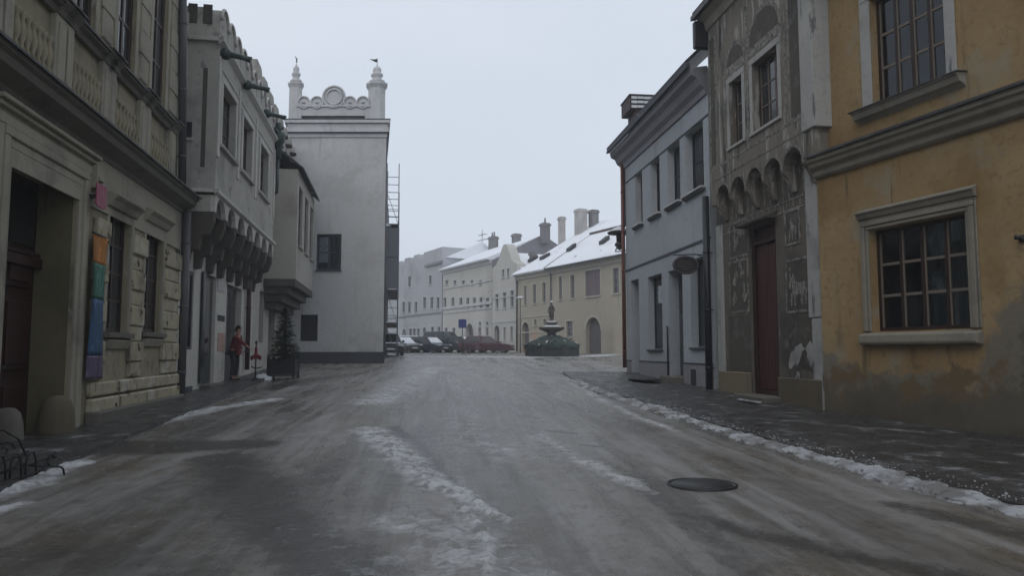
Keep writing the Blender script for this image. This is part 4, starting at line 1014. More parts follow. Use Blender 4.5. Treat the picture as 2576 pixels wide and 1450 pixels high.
# ================================================================== RIGHT: peeling yellow house
def yellow_house():
    F = side_front(ground(2087, 1043), 640, True)
    e = F.empty('yellow_house', 'weathered ochre yellow house with peeling lower plaster, grey cornice and multi-paned windows', 'house')
    A = -.12; B = 15
    lo = [F.S(2190, 700), F.S(2437, 700), (F.Z(2201, 835)+F.Z(2445, 826))/2, (F.Z(2181, 581)+F.Z(2431, 532))/2]
    up0 = F.S(2193, 150); up1 = F.S(2378, 100); uz0 = (F.Z(2203, 283)+F.Z(2385, 172))/2; uz1 = uz0+2.0
    nx = up1+2.1; 
    holes = [(rectpts(*lo), .24), (rectpts(up0, up1, uz0, uz1), .22), (rectpts(nx, nx+1.3, uz0, uz1), .22), (rectpts(nx, nx+1.4, lo[2], lo[3]), .24)]
    TOP = 8.9
    MB().prism(rectpts(A, B, -1.5, TOP), 0, 9, holes).build('wall', MT['yellow'], e)
    roof(e, [(-.6, TOP-.1), (-.6, TOP+.1), (4.5, TOP+5), (9.5, TOP)], A, B, MT['slate'])
    cd, cl = MT['curtain_dim'], MT['curtain']
    kw = dict(cols=4, rows=3, fm=MT['red_frame'], gm=MT['glass_clear'], bar=.07, fw=.07, mid=.10, pale=MT['pale_bar'])
    w = window(e, *lo, .17, curtain=[(.04, .96, .36, .98, cd)], **kw)
    w2 = window(e, up0, up1, uz0, uz1, .15, curtain=[(.06, .25, .36, 1, cl), (.27, .47, .33, 1, cl), (.52, .95, .0, 1, cd)], **kw)
    window(e, nx, nx+1.3, uz0, uz1, .15, **kw); window(e, nx, nx+1.4, lo[2], lo[3], .17, **kw)
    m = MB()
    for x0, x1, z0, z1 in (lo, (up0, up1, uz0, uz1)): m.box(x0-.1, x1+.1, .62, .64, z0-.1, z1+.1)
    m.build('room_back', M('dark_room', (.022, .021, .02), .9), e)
    # lower window: moulded frame and sill
    a, b, z0, z1 = lo; s = MB()
    for i, (i0, wd, ou) in enumerate(((0, .07, .03), (.07, .16, .055), (.16, .20, .025))):
        s.box(a-wd, a-i0-.002, -ou, .003, z0-.0, z1+i0); s.box(b+i0+.002, b+wd, -ou, .003, z0, z1+i0)
        s.box(a-wd, b+wd, -ou-.002, .003, z1+i0+.002, z1+wd)
    s.extr([(.003, z1+.20), (-.05, z1+.21), (-.09, z1+.30), (-.12, z1+.31), (-.12, z1+.345), (.003, z1+.40)], a-.22, b+.22)
    s.build('window_surround', MT['yellow_trim'], e, .012)
    MB().extr([(.16, z0-.004), (-.03, z0-.03), (-.14, z0-.06), (-.15, z0-.21), (-.12, z0-.24), (.003, z0-.26)], a-.20, b+.20).build('sill', MT['yellow_trim'], e, .02)
    # upper window
    s = MB(); a, b, z0, z1 = up0, up1, uz0, uz1
    for x0, x1 in ((a-.24, a-.003), (b+.003, b+.20)): s.box(x0, x1, -.03, .003, z0-.02, z1)
    s.box(a-.24, b+.20, -.032, .003, z1+.003, z1+.22)
    s.build('window_surround', MT['strip'], e, .01)
    c = MB(); c.extr([(.14, z0-.01), (-.22, z0-.05), (-.22, z0-.08), (-.18, z0-.10), (-.14, z0-.19), (-.05, z0-.22), (.003, z0-.27)], a-.36, b+.34); c.build('sill', MT['yellow_sill'], e, .008)
    MB().extr([(.13, z0-.004), (-.245, z0-.042), (-.245, z0-.062), (.13, z0-.012)], a-.39, b+.37).build('sill_flashing', MT['slate_lip'], e)
    # storey cornice with tin flashing
    zt = (F.Z(2062, 388, .3)+F.Z(2572, 205, .3))/2
    c = MB(); c.extr([(.01, zt+.12), (-.27, zt-.005), (-.27, zt-.10), (-.22, zt-.12), (-.20, zt-.20), (-.11, zt-.26), (-.10, zt-.36), (-.05, zt-.40), (.01, zt-.40)], A, B); c.build('cornice', MT['yellow_trim'], e, .012)
    MB().extr([(-.32, zt-.015), (-.32, zt+.012), (.005, zt+.16), (.005, zt+.125)], A-.01, B).build('cornice_flashing', MT['slate_lip'], e)
    s, z = F.hit(2572, 601); f = F.sub(s); t = f.empty('wall_hook', 'dark iron lamp hook on the yellow wall at the right edge', 'hook'); z += F.z0-f.z0
    MB().tube([(0, .02, z), (0, -.14, z), (.06, -.2, z+.03)], .022, 8).build('arm', MT['iron'], t); MB().lathe([(.05, -.05), (.05, .05)], (0, -.0, z), 10).build('rosette', MT['iron'], t)
    return F
FR3 = yellow_house()

# ================================================================== far row across the square
def far_row():
    F = side_front((8.3, 58.0), 280, True)
    def c7(x): return (1260+.4*x)/1.3245
    def c7y(y): return (660+.4*y)/1.3245
    def c8(x): return (1680+.4*x)/1.3245
    S, Z = F.S, F.Z
    def house(name, label, xl, xr, zt, mat, wins=(), arches=(), depth=9, outline=None, bands=(), wf=None, trim=None, cornice=True):
        a = S(xl, 800) if xl > 100 else xl; b = S(xr, 800) if xr > 100 else xr
        f = F.sub(a); dz = F.z0-f.z0; W = b-a
        e = f.empty(name, label, 'house')
        holes = []; rec = []
        for xl_, xr_, yt, yb in wins:
            q = F.rect(xl_, xr_, yt, yb); q = (q[0]-a, q[1]-a, q[2]+dz, q[3]+dz)
            q = (max(q[0], .1), min(q[1], W-.1), q[2], q[3]); rec.append(q); holes.append((rectpts(*q), .22))
        arc = []
        for xl_, xr_, yt, yb in arches:
            q = F.rect(xl_, xr_, yt, yb); q = (q[0]-a, q[1]-a, q[2]+dz, q[3]+dz); r = (q[1]-q[0])/2
            q = (q[0], q[1], -.2, q[3]); arc.append(q); holes.append((archpts(q[0], q[1], q[2], q[3]-min(r, 1.1), min(r, 1.1)), .4))
        z1 = zt+dz
        pts = [(p[0]-a, p[1]+dz) for p in outline] if outline else rectpts(0, W, -1, z1)
        MB().prism(pts, 0, depth, holes).build('wall', mat, e)
        for q in rec:
            big = q[1]-q[0] > 2
            o = window(e, *q, .13, 2, 3 if not big else 1, wf or MT['grey_frame'], MT['glass_far'] if not big else MT['shutter'], .07, .10, sill=(.08, .10, .10), sill_m=trim or mat, surround=(.14, .03), sur_m=trim or mat)
        for q in arc:
            r = (q[1]-q[0])/2
            o = MB().prism(archpts(q[0]-.02, q[1]+.02, q[2], q[3]-min(r, 1.1), min(r, 1.1)+.02), .36, .42).build('gate', MT['arch_door'], e)
            k = 16; c = (q[0]+q[1])/2; m = MB(); vs = []
            for j in range(k+1):
                t = math.pi*j/k
                for w in (.01, .20): vs.append((c+(r+w)*math.cos(t), -.04, q[3]-min(r, 1.1)+(min(r, 1.1)+w)*math.sin(t)))
            m.add(vs, [(2*j, 2*j+1, 2*j+3, 2*j+2) for j in range(k)]); m.build('gate_arch', trim or mat, e)
        bm_ = MB()
        for y, h, o in bands: zz = Z(xl, y)+dz; bm_.box(0, W, -o, .002, zz-h/2, zz+h/2)
        if cornice: bm_.extr([(.01, z1-.45), (-.12, z1-.42), (-.18, z1-.2), (-.35, z1-.12), (-.35, z1-.01), (.01, z1)], 0, W)
        if bm_.v: bm_.build('string_course', trim or mat, e)
        return e, f, W, a, dz
    # E: ochre house with the gate
    ze = (Z(1385, 683)+Z(1558, 641))/2
    wE = [(c8(455), c8(482), c7y(655), c7y(850)), (c8(553), c8(586), c7y(645), c7y(838)), (c8(675), c8(800), c7y(612), c7y(826)), (c8(905), c8(955), c7y(588), c7y(800)), (c8(518), c8(570), c7y(1030), c7y(1160))]
    e, f, W, a, dz = house('ochre_house', 'ochre two-storey house with big mauve window and arched gate behind the fountain', 1386, S(1640, 800), ze, MT['cream_dull'], wE, [(c8(680), c8(805), c7y(1000), c7y(1275))], 10, trim=MT['cream'], bands=())
    wr = F.hit(1491, 588, -4.5)[1]+dz; z1 = ze+dz
    roof(e, [(-.55, z1-.02), (-.6, z1+.10), (4.5, wr), (4.8, wr-.1), (4.8, z1)], -.15, W+.2, MT['snow_roof'])
    MB().extr([(-.62, z1-.10), (-.62, z1+.05), (-.5, z1+.02), (-.5, z1-.10)], -.1, W).build('gutter', MT['iron'], e)
    MB().box(-.25, -.16, -.5, 4.7, z1, z1+.001).add([], [])
    vg = MB(); vg.extr([(-.6, z1-.04), (-.6, z1+.16), (4.6, wr+.08), (4.6, wr-.2)], -.24, -.151); vg.box(-.2, W, 4.3, 4.85, wr-.75, wr+.10); vg.build('verge_board', MT['brown_board'], e)
    for x, y in ((1432, 664), (1520, 605)):
        q = F.hit(1437 if x == 1432 else x, y, -2)[0]-a
        t = 2.0; zz = z1+.10+(wr-z1-.1)*(t+.6)/5.1
        MB().extr([(t-.35, zz-.2), (t-.35, zz+.10), (t+.35, zz+.62), (t+.35, zz+.1)], q-.3, q+.3).build('skylight', MT['iron'], e)
    downpipe(F, S(1388, 780), .1, -.2, ze-.4, .06, MT['pipe_grey'], 'thin dark downpipe between the two ochre houses behind the fountain')
    # D: cream house with the long snowy roof
    wD = [(c8(165), c8(186), c7y(735), c7y(890)), (c8(240), c8(266), c7y(722), c7y(885)), (c8(318), c8(346), c7y(708), c7y(870)), (c8(250), c8(270), c7y(1015), c7y(1065)), (c8(328), c8(350), c7y(1010), c7y(1060))]
    zd = (Z(1303, 693)+Z(1384, 681))/2
    e, f, W, a, dz = house('cream_roof_house', 'dull cream house with a very long snow-covered roof left of the ochre gate house', 1301, 1385, zd, MT['cream_dull'], wD, [(c8(150), c8(207), c7y(1040), c7y(1200))], 10, trim=MT['cream'], bands=((800, .12, .06), (838, .1, .05)))
    z1 = zd+dz; zr = F.hit(1500, 560, -9)[1]+dz
    WE = S(1640, 800)-a
    roof(e, [(-.55, z1-.02), (-.6, z1+.10), (9.0, zr), (9.2, zr-.1), (9.2, z1)], -.15, W-.16, MT['snow_roof'])
    roof(e, [(4.9, z1+1.5), (4.9, z1+.10+(zr-z1-.1)*5.5/9.6), (9.0, zr), (9.2, zr-.1), (9.2, z1+1.5)], W-.15, WE, MT['snow_roof'])
    for xx, yy in ((1345, 652), (1375, 652)):
        q = F.hit(xx, yy, -2.2)[0]-a; t = 2.0; zz = z1+.10+(zr-z1-.1)*(t+.6)/9.6
        MB().extr([(t-.4, zz-.2), (t-.4, zz+.10), (t+.4, zz+.52), (t+.4, zz+.1)], q-.35, q+.35).build('skylight', MT['iron'], e)
    for x, yt, yb, y, w, mt, pots in ((1413, 546, 614, -5.5, .55, 'chim_pale', 0), (1461, 527, 582, -7.0, .95, 'chim_pale', 0), (1493, 529, 560, -8.3, .75, 'chim', 0)):
        q, zt = F.hit(x, yt, y); chimney(e, q-a, -y, F.hit(x, yb, y)[1]+dz-.8, zt+dz, w, MT[mt], None, .07, pots)
    downpipe(F, S(1302, 780), .1, -.2, zd-.3, .08, MT['pipe_grey'], 'grey downpipe between the gabled house and the long-roofed house')
    # C: gabled house
    pc = [(1238, 850), (1300, 850), (1300, 664), (1287, 655), (1283, 640), (1277, 622), (1272, 614), (1266, 617), (1261, 630), (1254, 655), (1247, 668), (1238, 676)]
    ol = [F.hit(x, y) for x, y in pc]; ol[0] = (ol[0][0], -1); ol[1] = (ol[1][0], -1)
    wC = [(c7(978), c7(1002), c7y(805), c7y(925)), (c7(1040), c7(1066), c7y(790), c7y(920)), (c7(1103), c7(1130), c7y(775), c7y(910)), (c7(1032), c7(1050), c7y(600), c7y(665)), (c7(1075), c7(1092), c7y(590), c7y(660)), (c7(1045), c7(1062), c7y(1080), c7y(1190)), (c7(1103), c7(1121), c7y(1075), c7y(1185))]
    e, f, W, a, dz = house('gabled_house', 'narrow pale cream house with a tall curved gable between the two wider far houses', 1238.5, 1299.5, 9, MT['cream_pale'], wC, [(c7(968), c7(1010), c7y(1065), c7y(1190))], 1.0, outline=ol, trim=MT['tower_trim'], bands=((752, .12, .06), (812, .14, .06)), cornice=False)
    MB().box(.05, W-.05, 1.001, 9.5, -1, F.hit(1300, 672)[1]+dz-.2).build('rear_wall', MT['cream_pale'], e)
    zc = F.hit(1272, 625)[1]+dz; zl = F.hit(1300, 668)[1]+dz; xc = F.hit(1270, 640)[0]-a
    m = MB(); m.add([(xc, .4, zc-.35), (xc, 10, zc-.35), (W+.3, 10, zl-.3), (W+.3, .4, zl-.3), (-.1, 10, zl-.3), (-.1, .4, zl-.3)], [(0, 1, 2, 3), (0, 5, 4, 1), (1, 4, 2), (0, 3, 5), (2, 4, 5, 3)]); m.build('roof', MT['snow_roof'], e)
    chimney(e, W-.35, 2.0, zl-1, F.hit(1287, 647, -2)[1]+dz, .5, MT['chim'])
    # B: cream house with a snowy roof and bands
    zb = (Z(1115, 683)+Z(1237, 652))/2
    wB = [(c7(x), c7(x+24), c7y(835), c7y(915)) for x in (545, 610, 677, 735, 790, 845, 900)] + [(c7(x), c7(x+22), c7y(690), c7y(725)) for x in (560, 630, 700, 770, 840)] + [(c7(x), c7(x+22), c7y(1085), c7y(1150)) for x in (555, 620, 835, 897)] + [(c7(x), c7(x+20), c7y(1035), c7y(1065)) for x in (838, 900)]
    wB = [(min(x0, x1-.1), x1, y0, y1) for x0, x1, y0, y1 in wB]
    e, f, W, a, dz = house('banded_house', 'cream house with two pale bands, small attic windows and snow-covered roof', 1114, 1237.5, zb, MT['cream_pale'], wB, [(c7(733), c7(792), c7y(1050), c7y(1190))], 12, trim=MT['tower_trim'], bands=((728, .14, .08), (777, .3, .12), (789, .12, .08)))
    z1 = zb+dz; zr = F.hit(1371, 590, -6)[1]+dz
    roof(e, [(-.55, z1-.02), (-.6, z1+.12), (6, zr), (12.4, z1+.1), (12.4, z1)], -.1, W-.1, MT['snow_roof'])
    MB().extr([(0, z1-.1), (6, zr+.05), (12, z1-.1), (12, 2), (0, 2)], W-.099, W+.12).build('gable_wall', MT['midgrey'], e)
    for x, yt, yb, y, w, pots in ((1371, 562, 596, -6.0, .8, 1), (1299, 589, 612, -6.2, .8, 0), (1241, 596, 628, -6.2, 1.1, 2)):
        q, zt = F.hit(x, yt, y); chimney(e, q-a, -y, zr-1, zt+dz, w, MT['chim'], .8, .09, pots)
    q, zt = F.hit(1213, 578, -6); f2 = F.sub(q, -6); t = f2.empty('roof_antenna', 'thin television antenna mast on the ridge of the banded cream house', 'antenna')
    d2 = F.z0-f2.z0; m = MB(); m.tube([(0, 0, zr-dz+d2-.5), (0, 0, zt+d2)], .035, 6); m.build('mast', MT['pipe_grey'], t)
    m = MB()
    for k, (h, l) in enumerate(((.25, .9), (.9, 1.2), (1.5, .5))):
        m.tube([(-l, 0, zt+d2-h-.4), (l, .2, zt+d2-h-.4)], .022, 5)
        for j in range(7): m.tube([(-l+2*l*j/6, -.3, zt+d2-h-.4), (-l+2*l*j/6, .3, zt+d2-h-.4)], .012, 4)
    m.build('antenna_bars', MT['pipe_grey'], t)
    # A: pale grey battlemented house
    pts = [(1112.5, 621), (1098, 626), (1082, 631), (1066, 636), (1064, 652), (1056, 654), (1054, 640), (1041, 643), (1039, 658), (1031, 660), (1030, 648), (1018, 651), (1017, 666), (1010, 668), (1009, 657), (1001, 660)]
    ol = [F.hit(x, y) for x, y in pts]; left = ol[-1][0]-9
    ol = [(left, -1), (ol[0][0], -1)] + ol + [(left, ol[-1][1])]
    wA = [(c7(x), c7(x+24), y0, y1) for xs, y0, y1 in (((375, 435, 487), c7y(830), c7y(925)), ((200, 248, 303), c7y(868), c7y(958)), ((440, 495), c7y(1075), c7y(1180)), ((258, 290, 322), c7y(1090), c7y(1180)), ((422,), c7y(650), c7y(725)), ((250,), c7y(655), c7y(745))) for x in xs]
    e, f, W, a, dz = house('battlemented_house', 'pale grey house with a stepped battlement parapet at the far left end of the row', left, 1113.5, 9, MT['palegrey'], wA, [(c7(203), c7(232), c7y(1095), c7y(1190)), (c7(372), c7(400), c7y(1080), c7y(1190))], 10, outline=ol, trim=MT['tower_trim'], bands=((700, .12, .08),), cornice=False)
    m = MB(); zz = Z(1080, 668)+dz; m.box(W-5.5, W+.05, -.22, .002, zz-.15, zz+.15); zz2 = Z(1080, 790)+dz; m.box(0, W, -.1, .002, zz2-.08, zz2+.08); m.build('cornice', MT['midgrey'], e)
    zr = F.hit(1114, 622)[1]+dz
    roof(e, [(.4, zr-1.2), (5, zr+.9), (9.8, zr-1.4)], W-5.5, W+.0, MT['snow_roof'])
    # rear house with thin snow on red tiles
    fr = Front((-8.2, 104), (1, -.25)); r = fr.empty('red_roofed_house', 'reddish snow-dusted roof showing behind the banded cream house', 'house')
    zt = atY(1140, 640, 104).z-fr.z0
    MB().box(-4, 4.5, 0, 8, -1, zt-2.6).build('wall', MT['white_dirty'], r); roof(r, [(-.5, zt-2.8), (4, zt), (8.5, zt-2.8)], -4.3, 4.8, MT['red_roof']); chimney(r, 2.2, 3.6, zt-1, zt+.8, 1.6, MT['chim'], .7)
    # lone houses closing the square to the right, behind the blue-grey house
    return F
FAR = far_row()

# ================================================================== cars
def car(name, label, x, y, rot, Ln, H, paint, kind='hatch', snow=(), group='cars parked across the square'):
    t = thing(name, label, 'car', (x, y, G(y)), rot, group)
    Wd = 1.72; h = Wd/2; z0 = .20; zb = H*.60
    if kind == 'sedan': prof = [(-.5, .46), (-.5, .86), (-.30, .92), (.18, .90), (.40, .80), (.5, .62), (.5, .30)]; cab = (-.36, -.20, .04, .22)
    elif kind == 'van': prof = [(-.5, .40), (-.5, .95), (.24, .95), (.43, .82), (.5, .62), (.5, .30)]; cab = (-.49, -.44, .10, .27)
    else: prof = [(-.5, .42), (-.48, .92), (.20, .92), (.40, .80), (.5, .62), (.5, .30)]; cab = (-.46, -.36, .06, .24)
    # lower body: lofted sections across the width with tucked sides
    def sec(k, q): return [(p[0]*Ln*k, z0+(p[1]-.0)*(zb-z0)/.95*q if p[1] > .5 else z0+p[1]*.35*(zb-z0)) for p in prof] + [(.48*Ln*k, z0), (-.48*Ln*k, z0)]
    ss = [(-h, .955, .93), (-h*.96, .985, .97), (-h*.6, 1, 1.0), (h*.6, 1, 1.0), (h*.96, .985, .97), (h, .955, .93)]
    vs = []; n = len(prof)+2
    for yy, k, q in ss: vs += [(p[0], yy, p[1]) for p in sec(k, q)]
    fs = [(i*n+j, i*n+(j+1) % n, (i+1)*n+(j+1) % n, (i+1)*n+j) for i in range(len(ss)-1) for j in range(n)] + [tuple(range(n)), tuple(range((len(ss)-1)*n, len(ss)*n))]
    pm = M(name+'_paint', paint, .35, [L(tuple(min(1, c*1.6+.03) for c in paint), 2.0, .55, .75, rough=.6)], spec=.35, coat=.12)
    MB().add(vs, fs).build('body', pm, t, .04, 2)
    # cabin
    a, b, c, d = [q*Ln for q in cab]; zt = H; wi = h*.80
    zc = zb-.03
    def ring(y0, y1): return [(a, -y0, zc), (b, -y1, zt-.03), ((b+c)/2, -y1, zt), (c, -y1, zt-.04), (d, -y0, zc)]
    L1 = ring(h*.93, wi*.92); R1_ = [(p[0], -p[1], p[2]) for p in L1]
    m = MB(); m.add(L1 + R1_, [(0, 1, 6, 5), (1, 2, 7, 6), (2, 3, 8, 7), (3, 4, 9, 8), (0, 4, 3, 2, 1), (5, 6, 7, 8, 9)]); cb = m.build('cabin', pm, t, .03, 2)
    # glass set just proud of the cabin planes
    gm = MB()
    def quad(P, sh, off): # inset quad on a cabin plane
        cen = sum(P, Vector())/4; nrm = (P[1]-P[0]).cross(P[3]-P[0]).normalized()
        if nrm.dot(cen-Vector(((a+d)/2, 0, zc))) < 0: nrm.negate()
        Q = [cen+(p-cen)*sh+nrm*off for p in P]; return Q
    V = Vector
    w1 = quad([V((d, -h*.93, zc)), V((d, h*.93, zc)), V((c, wi*.92, zt-.04)), V((c, -wi*.92, zt-.04))], .86, .012)
    w2 = quad([V((a, -h*.93, zc)), V((a, h*.93, zc)), V((b, wi*.92, zt-.03)), V((b, -wi*.92, zt-.03))], .84, .012)
    for nm, w in (('windscreen', w1), ('rear_window', w2)):
        MB().add(w, [(0, 1, 2, 3)]).build(nm, MT['snow_clean'] if nm in snow else MT['glass'], cb)
    for sg in (-1, 1):
        m = MB(); mid = (b+c)/2+.05*Ln
        for (x0, x1, xt0, xt1) in ((a, mid-.04, b, mid-.04), (mid+.04, d, mid+.04, c)):
            P = [V((x0, sg*h*.93, zc)), V((x1, sg*h*.93, zc)), V((xt1, sg*wi*.92, zt-.04)), V((xt0, sg*wi*.92, zt-.04))]
            m.add(quad(P, .80, .012), [(0, 1, 2, 3)])
        m.build('side_window', MT['glass'], cb)
        MB().box(.27*Ln*.8, .27*Ln*.8+.14, sg*(h+.02)-.09, sg*(h+.02)+.09, zc+.02, zc+.16).build('mirror', pm, t, .03)
        for xx in (.32*Ln, -.31*Ln):
            w = MB(); yy = sg*(h-.09)
            prof2 = [(.20, -.10), (.29, -.10), (.315, -.07), (.315, .07), (.29, .10), (.20, .10)]
            k = 18; vs = [(xx+r*math.cos(2*math.pi*j/k), yy+u, .315+r*math.sin(2*math.pi*j/k)) for r, u in prof2 for j in range(k)]
            w.add(vs, [(i*k+j, i*k+(j+1) % k, (i+1)*k+(j+1) % k, (i+1)*k+j) for i in range(5) for j in range(k)], True)
            wo = w.build('wheel', MT['iron'], t)
            MB().add([(xx+.2*math.cos(2*math.pi*j/k), yy+sg*.06, .315+.2*math.sin(2*math.pi*j/k)) for j in range(k)]+[(xx, yy+sg*.09, .315)], [(j, (j+1) % k, k) for j in range(k)]).build('rim', MT['grey_frame'], wo)
        MB().box(.475*Ln, .495*Ln, sg*h*.72-.17, sg*h*.72+.17, zb*.66, zb*.86).build('headlight', M('lamp_glass', (.5, .5, .52), .2, spec=.5), t, .02)
        MB().box(-.505*Ln, -.48*Ln, sg*h*.78-.10, sg*h*.78+.10, zb*.70, zb*.98).build('tail_light', M('tail_lamp_red', (.25, .012, .012), .3, spec=.5), t, .02)
    MB().box(.488*Ln, .502*Ln, -.26, .26, zb*.44, zb*.56).build('number_plate', M('plate_white', (.6, .6, .6), .5), t)
    MB().box(.49*Ln, .512*Ln, -h*.85, h*.85, z0+.02, z0+.14).build('bumper', MT['iron'], t, .02)
    if 'roof' in snow:
        MB().add([(b+.06, -wi*.86, zt+.0), (c-.06, -wi*.86, zt-.01), (c-.06, wi*.86, zt-.01), (b+.06, wi*.86, zt), (b+.12, -wi*.8, zt+.06), (c-.12, -wi*.8, zt+.05), (c-.12, wi*.8, zt+.05), (b+.12, wi*.8, zt+.06)], [(0, 1, 2, 3), (4, 5, 6, 7), (0, 1, 5, 4), (1, 2, 6, 5), (2, 3, 7, 6), (3, 0, 4, 7)]).build('snow_cover', MT['snow_clean'], t)
    if 'bonnet' in snow:
        MB().add([V((d+.05, -h*.8, zb-.0)), V((.41*Ln, -h*.75, zb*.91)), V((.41*Ln, h*.75, zb*.91)), V((d+.05, h*.8, zb))], [(0, 1, 2, 3)]).build('snow_cover', MT['snow_clean'], t)
    return t
def cx_at(px, Y): return (px-CX)/FPX*Y
def cars():
    car('parked_car', 'dark maroon sedan parked side-on nearest the fountain', cx_at(1226, 64), 64, R(-6), 4.5, 1.44, (.075, .030, .038), 'hatch')
    car('parked_car', 'dark grey hatchback with snow across its windscreen beside the maroon sedan', cx_at(1168, 66.5), 66.5, R(-38), 4.1, 1.45, (.035, .042, .05), 'hatch', ('windscreen',))
    car('parked_car', 'tall dark teal van in the middle of the parked cars', cx_at(1120, 68), 68, R(-40), 4.6, 1.90, (.022, .042, .048), 'van')
    car('parked_car', 'dark blue-green estate car left of the teal van with pale windscreen', cx_at(1082, 66.5), 66.5, R(-42), 4.1, 1.40, (.028, .040, .052), 'hatch', ('windscreen',))
    car('parked_car', 'charcoal car with snow on its roof at the left of the parked row', cx_at(1037, 68), 68, R(-48), 4.0, 1.45, (.030, .034, .044), 'hatch', ('roof',))
    car('parked_car', 'dark grey estate between the teal van and the maroon car, snow on its roof', cx_at(1143, 70), 70, R(-36), 4.3, 1.46, (.03, .033, .04), 'hatch', ('roof', 'windscreen'))
    car('parked_car', 'near-black car partly hidden behind the maroon car', cx_at(1200, 70.5), 70.5, R(-30), 4.2, 1.5, (.020, .020, .026), 'hatch', ('windscreen',))
    car('parked_car', 'dark small hatchback behind the charcoal snow-roofed car', cx_at(1060, 72), 72, R(-40), 3.8, 1.5, (.024, .026, .030), 'hatch')
    car('parked_car', 'black estate car at the left end of the parked row beside the scaffolding', cx_at(1013, 66), 66, R(-52), 4.3, 1.42, (.016, .017, .020), 'hatch', ('windscreen', 'bonnet'))
    car('parked_car', 'dark snow-topped car by the foot of the scaffolding', cx_at(977, 50), 50, R(-75), 4.0, 1.45, (.020, .020, .020), 'hatch', ('roof', 'bonnet'))
    car('parked_car', 'pale silver car far off past the scaffolding', cx_at(1000, 78), 78, R(-30), 4.2, 1.45, (.40, .41, .43), 'sedan', ('roof',))
cars()

# ================================================================== fountain, lamp posts, sign
def fountain():
    g = ground(1388, 896); z = G(g.y)
    t = thing('fountain', 'stone fountain with statue column, wrapped in snowy evergreen boughs inside a dark ring', 'fountain', (g.x, g.y, z), 0)
    st = MT['chim']
    r = 72/FPX*g.y
    MB().lathe([(r*.96, -.3), (r, .0), (r*1.0, .62), (r*1.02, .64), (r*1.02, .72), (r*.9, .72)], (0, 0, 0), 8, True).build('basin_wall', M('dark_green_fence_boards', (.030, .036, .034), .8, [L((.05, .055, .052), (4, 4, 1), .5, .7)]), t)
    # boughs: needle clumps on a low cone, dusted with snow
    rnd = random.Random(5); m = MB(); sn = MB()
    for i in range(120):
        a = rnd.uniform(0, 6.283); q = rnd.random()**.6; rr = r*1.0*q; zz = .70+(1-q)*.78+rnd.uniform(-.05, .10)
        p = Vector((rr*math.cos(a), rr*math.sin(a), zz)); d = Vector((math.cos(a)+rnd.uniform(-.6, .6), math.sin(a)+rnd.uniform(-.6, .6), rnd.uniform(-.7, .3))).normalized()
        l = rnd.uniform(.14, .30); s_ = d.cross(Vector((rnd.uniform(-1, 1), rnd.uniform(-1, 1), 1))).normalized()*l*.22
        (sn if rnd.random() < .42 else m).add([p-s_, p+s_, p+d*l+s_*.3, p+d*l-s_*.3], [(0, 1, 2, 3)])
    gm = M('fir_green', (.030, .046, .040), .8, [L((.055, .078, .068), 3, .5, .65)])
    m.lathe([(r*.97, .45), (r*.97, .70), (r*.3, 1.32), (.1, 1.36)], (0, 0, 0), 24)
    m.build('evergreen_boughs', gm, t); sn.build('snow_on_boughs', M('melting_snow', (.56, .59, .60), .8, [L((.26, .30, .29), 5, .45, .65)]), t)
    MB().lathe([(.30, .9), (.34, 1.3), (.26, 1.5), (.55, 1.62), (.82, 1.74), (.86, 1.86), (.80, 1.88), (.3, 1.80)], (0, 0, 0), 20).build('lower_bowl', MT['corbel'], t)
    MB().lathe([(.2, 1.82), (.20, 2.0), (.38, 2.10), (.44, 2.20), (.2, 2.18)], (0, 0, 0), 18).build('upper_bowl', MT['corbel'], t)
    MB().lathe([(.8, 1.885), (.5, 1.95), (.25, 2.0)], (0, 0, 0), 16).lathe([(.42, 2.205), (.25, 2.26), (.2, 2.27)], (0, 0, 0), 16).build('snow_cap', MT['snow_clean'], t)
    # statue: draped standing figure on a pedestal
    s = MB(); s.lathe([(.22, 2.18), (.24, 2.22), (.19, 2.3), (.18, 2.5), (.22, 2.55), (.22, 2.60)], (0, 0, 0), 8, True)
    s.lathe([(.20, 2.6), (.22, 2.75), (.17, 3.0), (.16, 3.1), (.20, 3.22), (.15, 3.30), (.06, 3.34), (.065, 3.40), (.095, 3.46), (.085, 3.54), (.03, 3.58)], (0, 0, 0), 14)
    s.tube([(.17, 0, 3.2), (.27, -.1, 3.0), (.16, -.22, 2.92)], [.06, .05, .035], 8).tube([(-.17, 0, 3.2), (-.26, -.06, 3.0), (-.24, -.18, 2.8)], [.06, .05, .035], 8)
    s.v = [(v[0]*.78, v[1]*.78, v[2]) for v in s.v]; s.build('statue', MT['corbel'], t); MB().lathe([(.10, 3.50), (.09, 3.58), (.02, 3.62)], (0, 0, 0), 12).build('snow_cap', MT['snow_clean'], t)
fountain()
